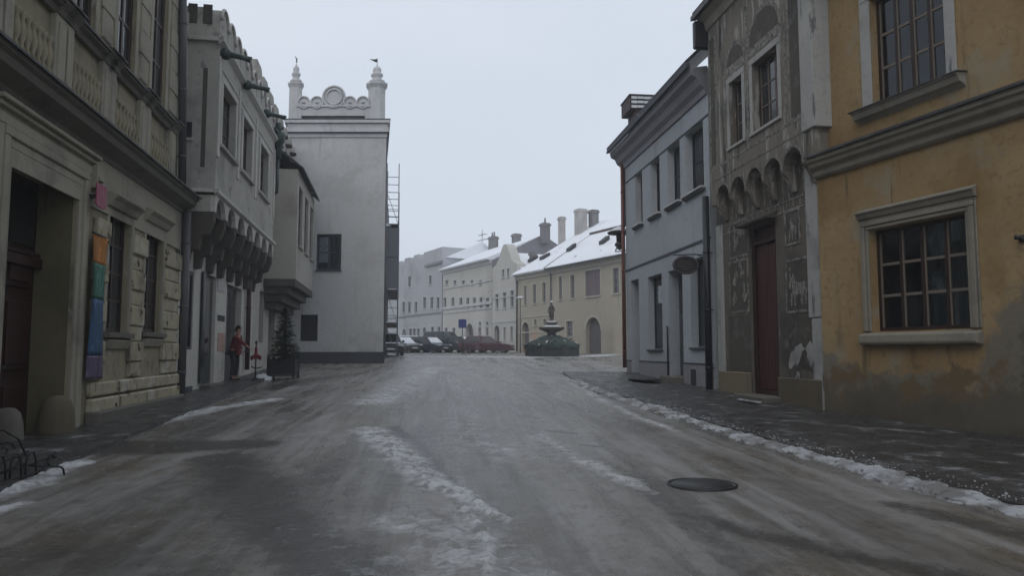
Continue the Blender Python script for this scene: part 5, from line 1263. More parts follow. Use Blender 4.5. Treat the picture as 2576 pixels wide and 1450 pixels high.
def street_bits():
    # slim lamp post with white flat head
    Y = 66; p = atY(1309, 880, Y); z = G(Y); zt = atY(1309, 750, Y).z-z
    t = thing('street_lamp', 'slim grey street lamp with flat white head left of the fountain', 'street lamp', (p.x, Y, z), 0)
    MB().tube([(0, 0, -.2), (0, 0, .8), (0, 0, zt)], [.08, .06, .04], 8).build('post', MT['pipe_grey'], t)
    MB().lathe([(.05, zt-.12), (.34, zt-.05), (.36, zt+.04), (.12, zt+.14)], (0, 0, 0), 14).build('lamp_head', MT['snow_clean'], t)
    # blue parking sign
    Y = 60; p = atY(1163, 885, Y); z = G(Y); zc = atY(1163, 815, Y).z-z
    t = thing('traffic_sign', 'square blue traffic sign on a thin post above the parked cars', 'traffic sign', (p.x, Y, z), 0)
    MB().tube([(0, 0, -.2), (0, 0, zc+.4)], .035, 8).build('post', MT['pipe_grey'], t)
    w = 9/FPX*Y*1.1
    MB().box(-w, w, -.05, -.035, zc-w*1.1, zc+w*1.1).build('sign_plate', M('sign_blue', (.022, .04, .20), .4, spec=.5), t, .01)
    sm = MB(); sm.box(-w*.45, -w*.2, -.056, -.0505, zc-w*.6, zc+w*.6); sm.tube([(-w*.2, -.054, zc+w*.55), (w*.25, -.054, zc+w*.45), (w*.3, -.054, zc+w*.15), (-w*.2, -.054, zc)], .02, 6); 
street_bits()

# ================================================================== tree in planter, red stand, person, iron stand
def planter_tree():
    g = ground(703, 956); z = G(g.y); k = g.y/FPX
    W = 62*k; H = 52*k
    t = thing('tree_planter', 'dark square wooden planter box beside the shop pavement', 'planter', (g.x, g.y+W/2, z+.03), R(6))
    m = MB(); hw = W/2
    for s0 in (-1, 1):
        for i in range(4):
            z0 = .08+(H-.1)*i/4; z1 = .08+(H-.1)*(i+1)/4-.012
            m.box(-hw, hw, s0*hw-.02, s0*hw+.02, z0, z1); m.box(s0*hw-.02, s0*hw+.02, -hw+.021, hw-.021, z0, z1)
    m.build('boards', M('dark_planter_boards', (.020, .021, .024), .7, [L((.04, .04, .042), (2, 9, 9), .5, .7)]), t, .004)
    m = MB()
    for a in (-1, 1):
        for b in (-1, 1): m.box(a*hw-.045, a*hw+.045, b*hw-.045, b*hw+.045, 0, H+.03)
    m.build('corner_post', MT['iron'], t, .005)
    MB().box(-hw+.02, hw-.02, -hw+.02, hw-.02, .1, H-.06).build('soil', MT['corbel'], t)
    MB().box(-hw+.05, hw-.05, -hw-.022, -hw-.018, .10, .13).build('pale_edge', MT['pipe_grey'], t)
    # the fir
    tr = thing('fir_tree', 'small decorated fir tree standing in the dark planter box', 'tree', (g.x, g.y+W/2, z+.03+H-.06), 0)
    TH = (956-52-772)*k; rnd = random.Random(9)
    MB().tube([(0, 0, -.2), (.01, 0, TH*.5), (.02, .01, TH*.97)], [.045, .03, .008], 8).build('trunk', MT['door_wood'], tr)
    m = MB(); levels = 30
    for i in range(levels):
        f = i/(levels-1); zz = .02+TH*.95*f; R0 = W*.62*(1-f)**.72+.05
        for j in range(int(17-7*f)):
            a = rnd.uniform(0, 6.283); l = R0*rnd.uniform(.6, 1.1); tip = Vector((math.cos(a)*l, math.sin(a)*l, zz-.10*l+rnd.uniform(-.05, .07)))
            b = Vector((0, 0, zz)); n = max(3, int(l/.035))
            for q in range(n):
                p = b.lerp(tip, (q+.6)/n)
                for sgn in (-1, 1, 0):
                    d = ((tip-b).normalized()*.7 + Vector((-math.sin(a), math.cos(a), 0))*sgn*.8 + Vector((0, 0, rnd.uniform(-.35, .45)))).normalized()
                    ll = rnd.uniform(.08, .15); s_ = d.cross(Vector((0, 0, 1))).normalized()*.021
                    m.add([p-s_, p+s_, p+d*ll], [(0, 1, 2)])
    m.build('crown', M('dark_fir_needles', (.028, .048, .032), .75, [L((.05, .075, .05), 6, .5, .65)]), tr)
    for i in range(14):
        f = rnd.uniform(.1, .85); a = rnd.uniform(-2.8, -.3); R0 = W*.58*(1-f)
        MB().lathe([(.008, -.035), (.03, -.02), (.038, 0), (.03, .02), (.012, .035)], (math.cos(a)*R0, math.sin(a)*R0, TH*.95*f), 10).build('bauble', M('dull_gold_bauble', (.40, .30, .16), .35, spec=.5), tr)
    # red stand with a bow
    g2 = ground(642, 962); z2 = G(g2.y); k = g2.y/FPX
    s = thing('bow_stand', 'thin dark post with a red bow between the shop door and the fir tree', 'stand', (g2.x, g2.y, z2+.06), 0)
    h = 90*k
    m = MB(); m.tube([(0, 0, 0), (0, 0, h)], .022, 8); m.lathe([(.16, 0), (.15, .03), (.05, .06), (.03, .12)], (0, 0, 0), 14); m.tube([(-.14, 0, h*.38), (0, 0, h*.32), (.2, 0, h*.36)], .02, 6); m.lathe([(.02, 0), (.045, .03), (.03, .08), (.01, .12)], (0, 0, h), 10); m.build('post', MT['iron'], s)
    m = MB(); zz = h*.68
    m.prism([(0, zz+.12), (-.05, zz+.02), (-.17, zz-.02), (-.15, zz-.16), (-.03, zz-.08), (0, zz-.2), (.03, zz-.08), (.16, zz-.15), (.17, zz-.01), (.05, zz+.03)], -.06, .05); m.lathe([(.03, -.06), (.05, 0), (.045, .2), (.02, .26)], (0, 0, zz+.02), 10)
    m.build('bow', M('red_bow_cloth', (.16, .012, .016), .7, [L((.09, .008, .010), 8, .5, .65)]), s, .015)
    g3 = ground(662, 956); 
    m = MB(); rr = random.Random(1)
    m.lathe([(.26, -.05), (.24, .05), (.15, .12), (.02, .15)], (0, 0, 0), 12)
    m.v = [(v[0]*1.2+rr.uniform(-.03, .03), v[1]*.7+rr.uniform(-.03, .03), v[2]+rr.uniform(-.015, .015)) for v in m.v]
    o = m.build('snow_heap', MT['snow_clean'], None, loc=(g3.x, g3.y, G(g3.y)+.05)); tag(o, 'small white heap of snow on the pavement between the red bow stand and the planter', 'snow heap')
planter_tree()

def skin_mesh(name, nodes, edges, root, mat, parent, sub=2):
    me = bpy.data.meshes.new(name); me.from_pydata([n[0] for n in nodes], edges, []); me.materials.append(mat)
    o = bpy.data.objects.new(name, me); COL.objects.link(o); o.parent = parent
    md = o.modifiers.new('skin', 'SKIN'); md.use_smooth_shade = True; md.branch_smoothing = .4
    for i, n in enumerate(nodes):
        sv = me.skin_vertices[0].data[i]; r = n[1]; sv.radius = (r, r) if not isinstance(r, tuple) else r; sv.use_root = (i == root)
    s = o.modifiers.new('sub', 'SUBSURF'); s.levels = sub; s.render_levels = sub
    return o
def person():
    g = ground(588, 962); z = G(g.y)+.06
    # standing in the shop doorway, turned to the right, one arm stretched down towards the bow stand
    Fd = FL2
    base = Vector((g.x, g.y))
    t = thing('person', 'person in a red jacket and dark trousers leaning an arm out of the shop doorway', 'person', (base.x, base.y, z), R(-8))
    skin = M('skin', (.36, .20, .15), .6); hair = M('dark_brown_hair', (.030, .018, .012), .7)
    jacket = M('red_jacket_cloth', (.12, .012, .018), .8, [L((.10, .010, .014), 9, .5, .66)], (30, .3, .01)); tro = M('dark_trousers', (.022, .022, .028), .85, [L((.035, .035, .042), 7, .5, .7)], (30, .3, .01))
    N = []; E = []
    def add(p, r, par=None):
        N.append((p, r)); 
        if par is not None: E.append((par, len(N)-1))
        return len(N)-1
    pel = add((0, 0, .92), .13); w = add((.02, 0, 1.06), .115, pel); ch = add((.06, 0, 1.26), .135, w); nb = add((.09, 0, 1.40), .075, ch); nk = add((.10, 0, 1.46), .052, nb)
    hd = add((.115, 0, 1.56), .082, nk); hd2 = add((.115, 0, 1.66), .075, hd)
    nose = add((.205, 0, 1.575), .014, hd)
    for s in (-1, 1):
        add((.11, s*.088, 1.58), .018, hd)
        hp = add((0, s*.09, .86), .095, pel); kn = add((.03, s*.10, .48), .058, hp); an = add((-.02, s*.10, .09), .040, kn); add((.13, s*.11, .035), .032, an)
    def hand(wr, dirv, side, base_i):
        d = Vector(dirv).normalized(); u = d.cross(Vector((0, side, .3))).normalized(); v = d.cross(u)
        pm = add(tuple(Vector(wr)+d*.05), .026, base_i); pk = add(tuple(Vector(wr)+d*.085), .028, pm)
        for k, l in enumerate((.066, .076, .070, .052)):
            o = v*(.027-.018*k); b = Vector(wr)+d*.10+o; a1 = add(tuple(b), .0095, pk); a2 = add(tuple(b+d*l*.55+u*.008), .0088, a1); add(tuple(b+d*l+u*.024), .0078, a2)
        th = Vector(wr)+d*.05+v*.036; a1 = add(tuple(th), .011, pm); add(tuple(th+d*.04+v*.012+u*.02), .0095, a1)
    arms = []
    # reaching arm (towards +x and down), resting arm
    sh = add((.10, -.17, 1.36), .062, ch); el = add((.33, -.21, 1.20), .046, sh); wr = (.55, -.20, 1.04); wi = add(wr, .030, el); hand(wr, (.8, 0, -.45), -1, wi); arms.append((sh, el, wi))
    sh2 = add((.05, .18, 1.36), .062, ch); el2 = add((.02, .25, 1.10), .046, sh2); wr2 = (.14, .22, .90); wi2 = add(wr2, .030, el2); hand(wr2, (.3, 0, -.9), 1, wi2)
    body = skin_mesh('body', N, E, pel, skin, t, 2)
    # face marks and hair
    m = MB()
    for s in (-1, 1): m.lathe([(.002, -.009), (.010, -.004), (.010, .004), (.002, .009)], (.186, s*.032, 1.60), 8)
    m.build('eyes', M('dark_eyes', (.02, .015, .012), .3), t)
    MB().tube([(.188, -.025, 1.525), (.196, 0, 1.522), (.188, .025, 1.525)], .005, 6).build('mouth', M('lips', (.25, .08, .07), .6), t)
    hm = MB(); vs = []
    for i in range(9):
        ph = math.pi*i/16
        for j in range(20):
            th = 2*math.pi*j/20; r = .098; back = .5-.5*math.cos(th)
            zz = 1.635+r*1.0*math.cos(ph+ (.0 if i < 8 else .0)) - (.11*back*(i/8)**2); vs.append((.095+r*1.05*math.sin(ph)*math.cos(th), r*.98*math.sin(ph)*math.sin(th), zz))
    hm.add(vs, [(i*20+j, i*20+(j+1) % 20, (i+1)*20+(j+1) % 20, (i+1)*20+j) for i in range(8) for j in range(20)], True); ho = hm.build('hair', hair, t); ho.modifiers.new('thick', 'SOLIDIFY').thickness = .015
    JN = [((0, 0, .84), (.155, .19)), ((.01, 0, .98), (.145, .175)), ((.03, 0, 1.12), (.14, .17)), ((.06, 0, 1.28), (.15, .185)), ((.085, 0, 1.40), (.09, .10)), ((.095, 0, 1.445), (.068, .07)),
          ((.10, -.18, 1.365), .078), ((.33, -.215, 1.20), .062), ((.50, -.20, 1.075), .052), ((.05, .19, 1.365), .078), ((.02, .26, 1.10), .062), ((.11, .235, .955), .052)]
    skin_mesh('jacket', JN, [(0, 1), (1, 2), (2, 3), (3, 4), (4, 5), (3, 6), (6, 7), (7, 8), (3, 9), (9, 10), (10, 11)], 1, jacket, t, 2)
    TN = [((0, 0, .92), .145), ((0, .09, .84), .108), ((.03, .10, .48), .078), ((-.015, .10, .12), .068), ((0, -.09, .84), .108), ((.03, -.10, .48), .078), ((-.015, -.10, .12), .068)]
    skin_mesh('trousers', TN, [(0, 1), (1, 2), (2, 3), (0, 4), (4, 5), (5, 6)], 0, tro, t, 2)
    for s in (-1, 1): MB().add([], []).lathe([(.058, 0), (.062, .04), (.05, .09), (.045, .12)], (-.02, s*.10, 0), 12).box(-.02, .17, s*.108-.045, s*.108+.045, 0, .055).build('shoe', MT['iron'], t, .015)
person()

def iron_stand():
    g0 = ground(162, 1196); g1 = ground(-60, 1240); zt = G(g0.y)
    d = (g1-g0); Lh = d.length; d.normalize()
    t = thing('iron_stand', 'black wrought iron stand with curled scroll end and arched bars on the snowy road edge', 'iron stand', (g0.x, g0.y, zt), math.atan2(-d.y, -d.x))
    # local X points to the scroll (to the right); the stand runs back along -X
    def rail(y):
        m = MB()
        m.tube([(0, y, .0), (-.02, y, .07), (-.06, y, .10), (-.14, y, .11), (-.19, y, .13), (-.22, y, .18)], .011, 8)
        sp = [(-.12+.055*(1-q/16)*math.cos(-2.3+q*.62)-.01, y, .225+.06*(1-q/16)*math.sin(-2.3+q*.62)) for q in range(14)]
        m.tube([(-.22, y, .18), (-.19, y, .235)] + [(p[0], y, p[2]) for p in sp[6:]], .012, 8)
        m.tube([(-.19, y, .20), (-.27, y, .10), (-.45, y, .055), (-.8, y, .03), (-1.4, y, .03), (-2.0, y, .04)], .016, 8)
        m.tube([(-.20, y, .22), (-.28, y, .20), (-.5, y, .155), (-.9, y, .135), (-1.4, y, .13), (-2.0, y, .13)], .009, 6)
        m.build('runner', MT['iron'], t)
    for y in (0, .42): rail(y)
    m = MB()
    for k in range(9):
        x = -.34-.17*k; h = .30
        m.tube([(x, 0, .05), (x-.01, 0, h*.7), (x-.04, 0, h), (x-.09, 0, h), (x-.12, 0, h*.7), (x-.125, 0, .04)], .012, 6)
    m.build('arched_bars', MT['iron'], t)
    m = MB()
    for k in range(2):
        x = -.42-.50*k; m.tube([(x+.14*(1-q/15)*math.cos(q*.7), .42, .30+.11*(1-q/15)*math.sin(q*.7)) for q in range(13)], .009, 6)
    m.tube([(-.16, .42, .24), (-.24, .42, .40), (-.42, .42, .52), (-.8, .42, .56), (-1.9, .42, .56)], .011, 6)
    m.build('scrollwork', MT['iron'], t)
    m = MB()
    for x in (-.22, -.9, -1.6): m.tube([(x, 0, .12), (x, .42, .12)], .009, 6)
    m.build('cross_bar', MT['iron'], t)
iron_stand()

def manhole():
    g = ground(1765, 1219); z = G(g.y)
    t = thing('manhole_cover', 'round dark iron manhole cover in the icy road', 'manhole cover', (g.x, g.y, z+.006), 0)
    r = 86/FPX*g.y
    MB().lathe([(r, -.08), (r, .0), (r*.9, .002), (r*.9, -.006), (r*.87, -.006)], (0, 0, 0), 36).build('frame', MT['iron'], t)
    MB().lathe([(r*.865, -.06), (r*.865, -.003), (.02, -.002)], (0, 0, 0), 36).build('lid', M('worn_iron', (.020, .020, .021), .5, [L((.05, .045, .04), 5, .5, .7), L((.04, .04, .042), 26, .5, .6, 1)], (30, .6, .01), spec=.4), t)
manhole()

# ================================================================== ground: icy road, pavements, snow
def vnoise(x, y, seed):
    rs = np.random.RandomState(seed); T = rs.rand(256, 256)
    xi = np.floor(x).astype(int); yi = np.floor(y).astype(int); fx = x-xi; fy = y-yi
    fx = fx*fx*(3-2*fx); fy = fy*fy*(3-2*fy)
    g = lambda a, b: T[a % 256, b % 256]
    return (g(xi, yi)*(1-fx)+g(xi+1, yi)*fx)*(1-fy)+(g(xi, yi+1)*(1-fx)+g(xi+1, yi+1)*fx)*fy
def fbm(x, y, s, seed, octs=4):
    v = 0; a = .5; tot = 0
    for k in range(octs): v = v+a*vnoise(x*s+k*17.3, y*s-k*9.1, seed+k); tot += a; a *= .5; s *= 2.03
    return v/tot
def polydist(X, Y, pts):
    D = np.full(X.shape, 1e9); Wt = np.zeros(X.shape)
    for (ax, ay, aw), (bx, by, bw) in zip(pts[:-1], pts[1:]):
        dx, dy = bx-ax, by-ay; t = np.clip(((X-ax)*dx+(Y-ay)*dy)/(dx*dx+dy*dy+1e-9), 0, 1)
        d = np.hypot(X-ax-t*dx, Y-ay-t*dy); w = aw+(bw-aw)*t
        m = d/w < D; D = np.where(m, d/w, D)
    return D
def gp(pl): return [(*ground(x, y), w) for x, y, w in pl]
RIDGE = [(1424, 950), (1500, 982), (1560, 1003), (1680, 1040), (1800, 1078), (1950, 1122), (2100, 1165), (2250, 1207), (2400, 1246), (2576, 1292), (2900, 1380), (3400, 1500)]
RG = [ground(*p) for p in RIDGE]
def build_ground():
    xs = np.concatenate([[-160, -110, -70, -45, -30, -22, -16, -12.5], np.arange(-10.5, 9.01, .065), [11, 14, 18, 25, 35, 50, 80, 140]])
    ys = np.concatenate([[-30, -20, -12, -6, -2, 1, 2.5, 3.4], np.arange(4, 14, .05), np.arange(14, 26, .11), np.arange(26, 48, .3), np.arange(48, 90, 1.2), [95, 105, 120, 145, 180]])
    X, Y = np.meshgrid(xs, ys); nx, ny = len(xs), len(ys)
    u = X+.11*Y                                            # across the street; the wheel tracks run along its axis
    snow = np.zeros(X.shape); wet = np.zeros(X.shape); warm = np.zeros(X.shape)
    def streak(pts, amp, arr, soft=1.0):
        d = polydist(X, Y, gp(pts)); return np.maximum(arr, amp*np.clip(1.25-d*soft, 0, 1))
    n1 = fbm(X, Y, .9, 3); n2 = fbm(X, Y, 3.0, 11); n3 = fbm(X, Y, 9.0, 23); n4 = fbm(u*2.2, Y*.25, 1.0, 31)
    snow = streak([(1095, 925, .9), (1040, 955, .9), (985, 992, .8), (940, 1015, .7)], .72, snow)
    snow = streak([(925, 1080, .35), (985, 1125, .36), (1045, 1180, .32), (1105, 1225, .22), (1150, 1250, .14)], 1.0, snow)
    snow = streak([(1150, 1235, .16), (1185, 1262, .14), (1235, 1290, .09), (1285, 1312, .05)], 1.05, snow)
    snow = streak([(1165, 1280, .05), (1215, 1330, .05), (1228, 1385, .07), (1240, 1460, .09)], .82, snow)
    snow = streak([(1120, 1055, .7), (1210, 1105, .7), (1320, 1170, .5)], .42, snow)
    snow = streak([(1340, 1090, .22), (1430, 1140, .25), (1560, 1205, .22), (1640, 1240, .1)], .55, snow)
    snow = streak([(1430, 955, .35), (1500, 1000, .25), (1600, 1050, .20), (1700, 1085, .12)], .60, snow)
    snow = streak([(1050, 1320, .8), (1150, 1390, .9), (1300, 1500, 1.1)], .42, snow)
    snow = streak([(290, 1090, .22), (370, 1066, .36), (450, 1048, .36), (560, 1025, .25), (700, 1005, .3)], .95, snow)
    snow = streak([(-120, 1255, .55), (0, 1225, .48), (90, 1190, .34), (200, 1166, .18)], 1.1, snow)
    snow = streak([(-60, 1300, .2), (60, 1270, .12)], .7, snow)
    snow = streak([(1000, 897, 1.6), (1180, 898, 1.8), (1320, 899, 1.6), (1480, 897, 1.4), (1580, 890, .9)], .95, snow)
    snow = streak([(690, 985, .6), (850, 960, .8), (1000, 950, 1.0)], .30, snow)
    wet = streak([(560, 1150, .6), (640, 1240, .65), (720, 1330, .6), (880, 1440, .6)], .85, wet)
    wet = streak([(60, 1130, .75), (350, 1125, .85), (620, 1115, .6)], 1.1, wet)
    wet = streak([(640, 985, .8), (760, 960, 1.0), (900, 940, 1.0)], .6, wet); wet = streak([(0, 1400, .5), (300, 1390, .6), (500, 1470, .6)], .5, wet); wet = streak([(985, 1075, .16), (1060, 1130, .16), (1110, 1190, .14), (1150, 1235, .1)], .95, wet)
    wet = streak([(1770, 1300, .2), (1900, 1340, .28), (2150, 1400, .3), (2400, 1450, .3)], .70, wet)
    wet = streak([(1180, 985, .5), (1260, 1010, .5), (1330, 1048, .4)], .55, wet)
    wet = streak([(1385, 1085, .18), (1440, 1092, .18)], .8, wet); wet = streak([(1470, 1118, .12), (1510, 1124, .1)], .9, wet); wet = streak([(1310, 1045, .25), (1350, 1052, .2)], .8, wet)
    wet = streak([(760, 925, 1.5), (860, 928, 1.5)], .5, wet); wet = streak([(2250, 1270, .25), (2576, 1350, .35), (2800, 1420, .4)], .7, wet)
    wet = np.maximum(wet, .55*np.clip((n4-.52)*5, 0, 1))
    snow = np.clip(snow*(.92+1.1*(n2-.5)+1.0*(n3-.5)), 0, 1.1)
    rough = fbm(X, Y, 2.2, 41, 3)-.5
    near = np.clip((40-Y)/30, 0, 1)
    Z = Gv(Y) + near*((n1-.5)*.05 + (n2-.5)*.016 + rough*.018*(1-.7*np.clip(wet, 0, 1)) + .055*np.clip(snow-.40, 0, 1)*(.1+1.5*n3) - .012*wet)
    # the sunken rim round the manhole stays free of ice
    g = ground(1765, 1219); d = np.hypot(X-g.x, Y-g.y); Z = np.where(d < .75, Gv(Y)-.006+(Z-Gv(Y)+.006)*np.clip((d-.48)/.27, 0, 1), Z)
    me = bpy.data.meshes.new('road'); V = np.stack([X, Y, Z], -1).reshape(-1, 3)
    idx = np.arange(nx*ny).reshape(ny, nx); F4 = np.stack([idx[:-1, :-1], idx[:-1, 1:], idx[1:, 1:], idx[1:, :-1]], -1).reshape(-1, 4)
    me.vertices.add(len(V)); me.vertices.foreach_set('co', V.ravel()); me.loops.add(F4.size); me.loops.foreach_set('vertex_index', F4.ravel())
    me.polygons.add(len(F4)); me.polygons.foreach_set('loop_start', np.arange(0, F4.size, 4)); me.polygons.foreach_set('loop_total', np.full(len(F4), 4))
    me.polygons.foreach_set('use_smooth', np.ones(len(F4), bool)); me.update(calc_edges=True)
    for nm, a in (('snow_depth', snow), ('meltwater', wet)):
        at = me.attributes.new(nm, 'FLOAT', 'POINT'); at.data.foreach_set('value', a.ravel().astype(np.float32))
    o = bpy.data.objects.new('road', me); COL.objects.link(o); o['kind'] = 'structure'
    m, t, p = newmat('icy_road')
    co = t.new('ShaderNodeTexCoord').outputs['Object']
    sa = t.new('ShaderNodeAttribute'); sa.attribute_name = 'snow_depth'; wa = t.new('ShaderNodeAttribute'); wa.attribute_name = 'meltwater'
    fine = t.noise(co, 22, 6, .65, 2); mid = t.noise(co, 5, 6, .6, 4); big = t.noise(co, .55, 5, .6, 6); along = t.noise(co, (3.2, .45, 1), 5, .6, 8); speck = t.noise(co, 70, 3, .6, 9)
    rot = t.new('ShaderNodeVectorRotate'); rot.rotation_type = 'Z_AXIS'; t.l.new(co, rot.inputs['Vector']); rot.inputs['Angle'].default_value = -math.atan(.11)
    ax = rot.outputs[0]; rut = t.noise(ax, (4.5, .16, 1), 5, .6, 51, .3); rut2 = t.noise(ax, (1.3, .07, 1), 3, .5, 57, .3)
    lum = t.noise(co, (1.1, .35, 1), 6, .62, 14); broad = t.noise(co, (.30, .12, 1), 4, .5, 21); grit = t.noise(co, 3.4, 10, .74, 33, .4); crust = t.noise(co, (7, 5, 7), 8, .72, 37, .6)
    col = t.mix(t.step(big, .38, .66), (.150, .138, .122), (.138, .112, .080))
    col = t.mix(t.math('MULTIPLY', t.step(lum, .44, .66), .85), col, (.245, .232, .22))
    col = t.mix(t.math('MULTIPLY', t.step(along, .50, .70), .75), col, (.29, .28, .28))
    col = t.mix(t.math('MULTIPLY', t.step(mid, .50, .74), .35), col, (.090, .080, .066))
    col = t.mix(t.math('MULTIPLY', t.step(broad, .50, .66), .5), col, (.080, .072, .062))
    col = t.mix(t.math('MULTIPLY', t.step(grit, .44, .62), .50), col, (.25, .242, .232))
    col = t.mix(t.math('MULTIPLY', t.step(crust, .50, .66), .50), col, (.062, .055, .047))
    col = t.mix(t.math('MULTIPLY', t.step(fine, .54, .72), .40), col, (.32, .315, .315))
    col = t.mix(t.math('MULTIPLY', t.step(speck, .58, .68), .45), col, (.04, .037, .033))
    col = t.mix(t.math('MULTIPLY', t.step(rut, .50, .68), .50), col, (.30, .292, .288))
    col = t.mix(t.math('MULTIPLY', t.step(rut, .48, .34), .55), col, (.070, .063, .055))
    col = t.mix(t.math('MULTIPLY', t.step(rut2, .50, .36), .45), col, (.065, .059, .052))
    w = t.step(t.math('ADD', wa.outputs['Fac'], t.math('MULTIPLY_ADD', mid, .6, -.30)), .22, .85)
    col = t.mix(t.math('MULTIPLY', w, .92), col, (.046, .043, .039))
    s = t.step(t.math('ADD', sa.outputs['Fac'], t.math('ADD', t.math('MULTIPLY_ADD', crust, 1.7, -.85), t.math('MULTIPLY_ADD', grit, 1.6, -.80))), .16, .66)
    scol = t.mix(t.step(crust, .42, .62), (.56, .565, .58), (.24, .235, .228))
    col = t.mix(t.math('MULTIPLY', s, .92), col, scol)
    t.put(p.inputs['Base Color'], col)
    ro = t.mixf(t.step(lum, .35, .7), .20, .40); ro = t.mixf(t.step(rut, .45, .62), ro, .46); ro = t.mixf(w, ro, .16); ro = t.mixf(s, ro, .85); t.put(p.inputs['Roughness'], ro)
    p.inputs['Specular IOR Level'].default_value = .42
    b = t.new('ShaderNodeBump'); b.inputs['Strength'].default_value = .55; b.inputs['Distance'].default_value = .025
    hgt = t.math('ADD', t.math('MULTIPLY', fine, .5), t.math('ADD', t.math('MULTIPLY', speck, .22), t.math('ADD', t.math('MULTIPLY', grit, 1.3), t.math('MULTIPLY', crust, .7))))
    t.l.new(hgt, b.inputs['Height']); t.l.new(b.outputs[0], p.inputs['Normal'])
    me.materials.append(m); return o
build_ground()

def strip_mesh(name, inner, outer, rows, lift, mat, n=10, noise=.012, seed=1, edge=True):
    """a raised pavement between two edges, each a function of the row parameter"""
    V = []; nn = n+3
    for i, q in enumerate(rows):
        a = Vector(inner(q)); b = Vector(outer(q))
        V.append((a.x, a.y, G(a.y)-.25)); 
        for k in range(n+1):
            p = a.lerp(b, k/n); h = lift+(fbm(np.array(p.x), np.array(p.y), 3.5, seed, 3)-.5)*noise*2
            V.append((p.x, p.y, G(p.y)+float(h)))
        V.append((b.x, b.y, G(b.y)-.25))
    F = [(i*nn+k, i*nn+k+1, (i+1)*nn+k+1, (i+1)*nn+k) for i in range(len(rows)-1) for k in range(nn-1)]
    m = MB(); m.add(V, F, False); o = m.build(name, mat); o['kind'] = 'structure'; return o
def pave_mat():
    m, t, p = newmat('wet_setts')
    co = t.new('ShaderNodeTexCoord').outputs['Object']
    vo = t.new('ShaderNodeTexVoronoi'); vo.feature = 'DISTANCE_TO_EDGE'; t.l.new(co, vo.inputs['Vector']); vo.inputs['Scale'].default_value = 9.0
    vc = t.new('ShaderNodeTexVoronoi'); t.l.new(co, vc.inputs['Vector']); vc.inputs['Scale'].default_value = 9.0
    mid = t.noise(co, 2.2, 6, .6, 3); fine = t.noise(co, 25, 5, .6, 4)
    col = t.mix(t.math('MULTIPLY', vc.outputs['Color'], .6), (.036, .035, .035), (.056, .054, .052))
    col = t.mix(t.step(mid, .45, .68), col, (.072, .069, .065))
    col = t.mix(t.math('MULTIPLY', t.step(vo.outputs[0], .07, .02), .6), col, (.035, .034, .033))
    col = t.mix(t.step(t.math('MULTIPLY_ADD', mid, .8, t.math('MULTIPLY', fine, .35)), .66, .76), col, (.26, .262, .268))
    t.put(p.inputs['Base Color'], col); t.put(p.inputs['Roughness'], t.mixf(t.step(mid, .35, .65), .26, .6)); p.inputs['Specular IOR Level'].default_value = .4
    b = t.new('ShaderNodeBump'); b.inputs['Strength'].default_value = .5; b.inputs['Distance'].default_value = .012
    t.l.new(t.math('ADD', t.step(vo.outputs[0], 0, .12), t.math('MULTIPLY', fine, .6)), b.inputs['Height']); t.l.new(b.outputs[0], p.inputs['Normal']); return m
PM = pave_mat()
def lerp_poly(pts, y):
    for a, b in zip(pts[:-1], pts[1:]):
        lo, hi = min(a[1], b[1]), max(a[1], b[1])
        if lo <= y <= hi: t = (y-a[1])/(b[1]-a[1]); return a[0]+(b[0]-a[0])*t
    return pts[-1][0] if y < pts[-1][1] else pts[0][0]
rp = [(p.x, p.y) for p in RG]
wall_r = [(FR1.o.x+FR1.d.x*s, FR1.o.y+FR1.d.y*s) for s in (-10.5, 0)] + [(FR2.o.x+FR2.d.x*R2B, FR2.o.y+FR2.d.y*R2B), (FR3.o.x, FR3.o.y)] + [(FR3.o.x+FR3.d.x*s, FR3.o.y+FR3.d.y*s) for s in (5, 14)]
rows = [2.2+.3*k for k in range(int((29.5-2.2)/.3))]
strip_mesh('pavement', lambda y: (lerp_poly(rp, y)+.05, y), lambda y: (max(lerp_poly(wall_r, y)+.35, lerp_poly(rp, y)+.4), y), rows, .055, PM, 14, .012, 5)
wl = lambda s, o: (FL1.o.x+FL1.d.x*s-FL1.n.x*o, FL1.o.y+FL1.d.y*s-FL1.n.y*o)
rows = [-20+.35*k for k in range(int(34/.35))]
strip_mesh('pavement', lambda s: wl(s, -.3), lambda s: wl(s, 1.15-.02*max(0, s)), rows, .06, PM, 8, .012, 9)

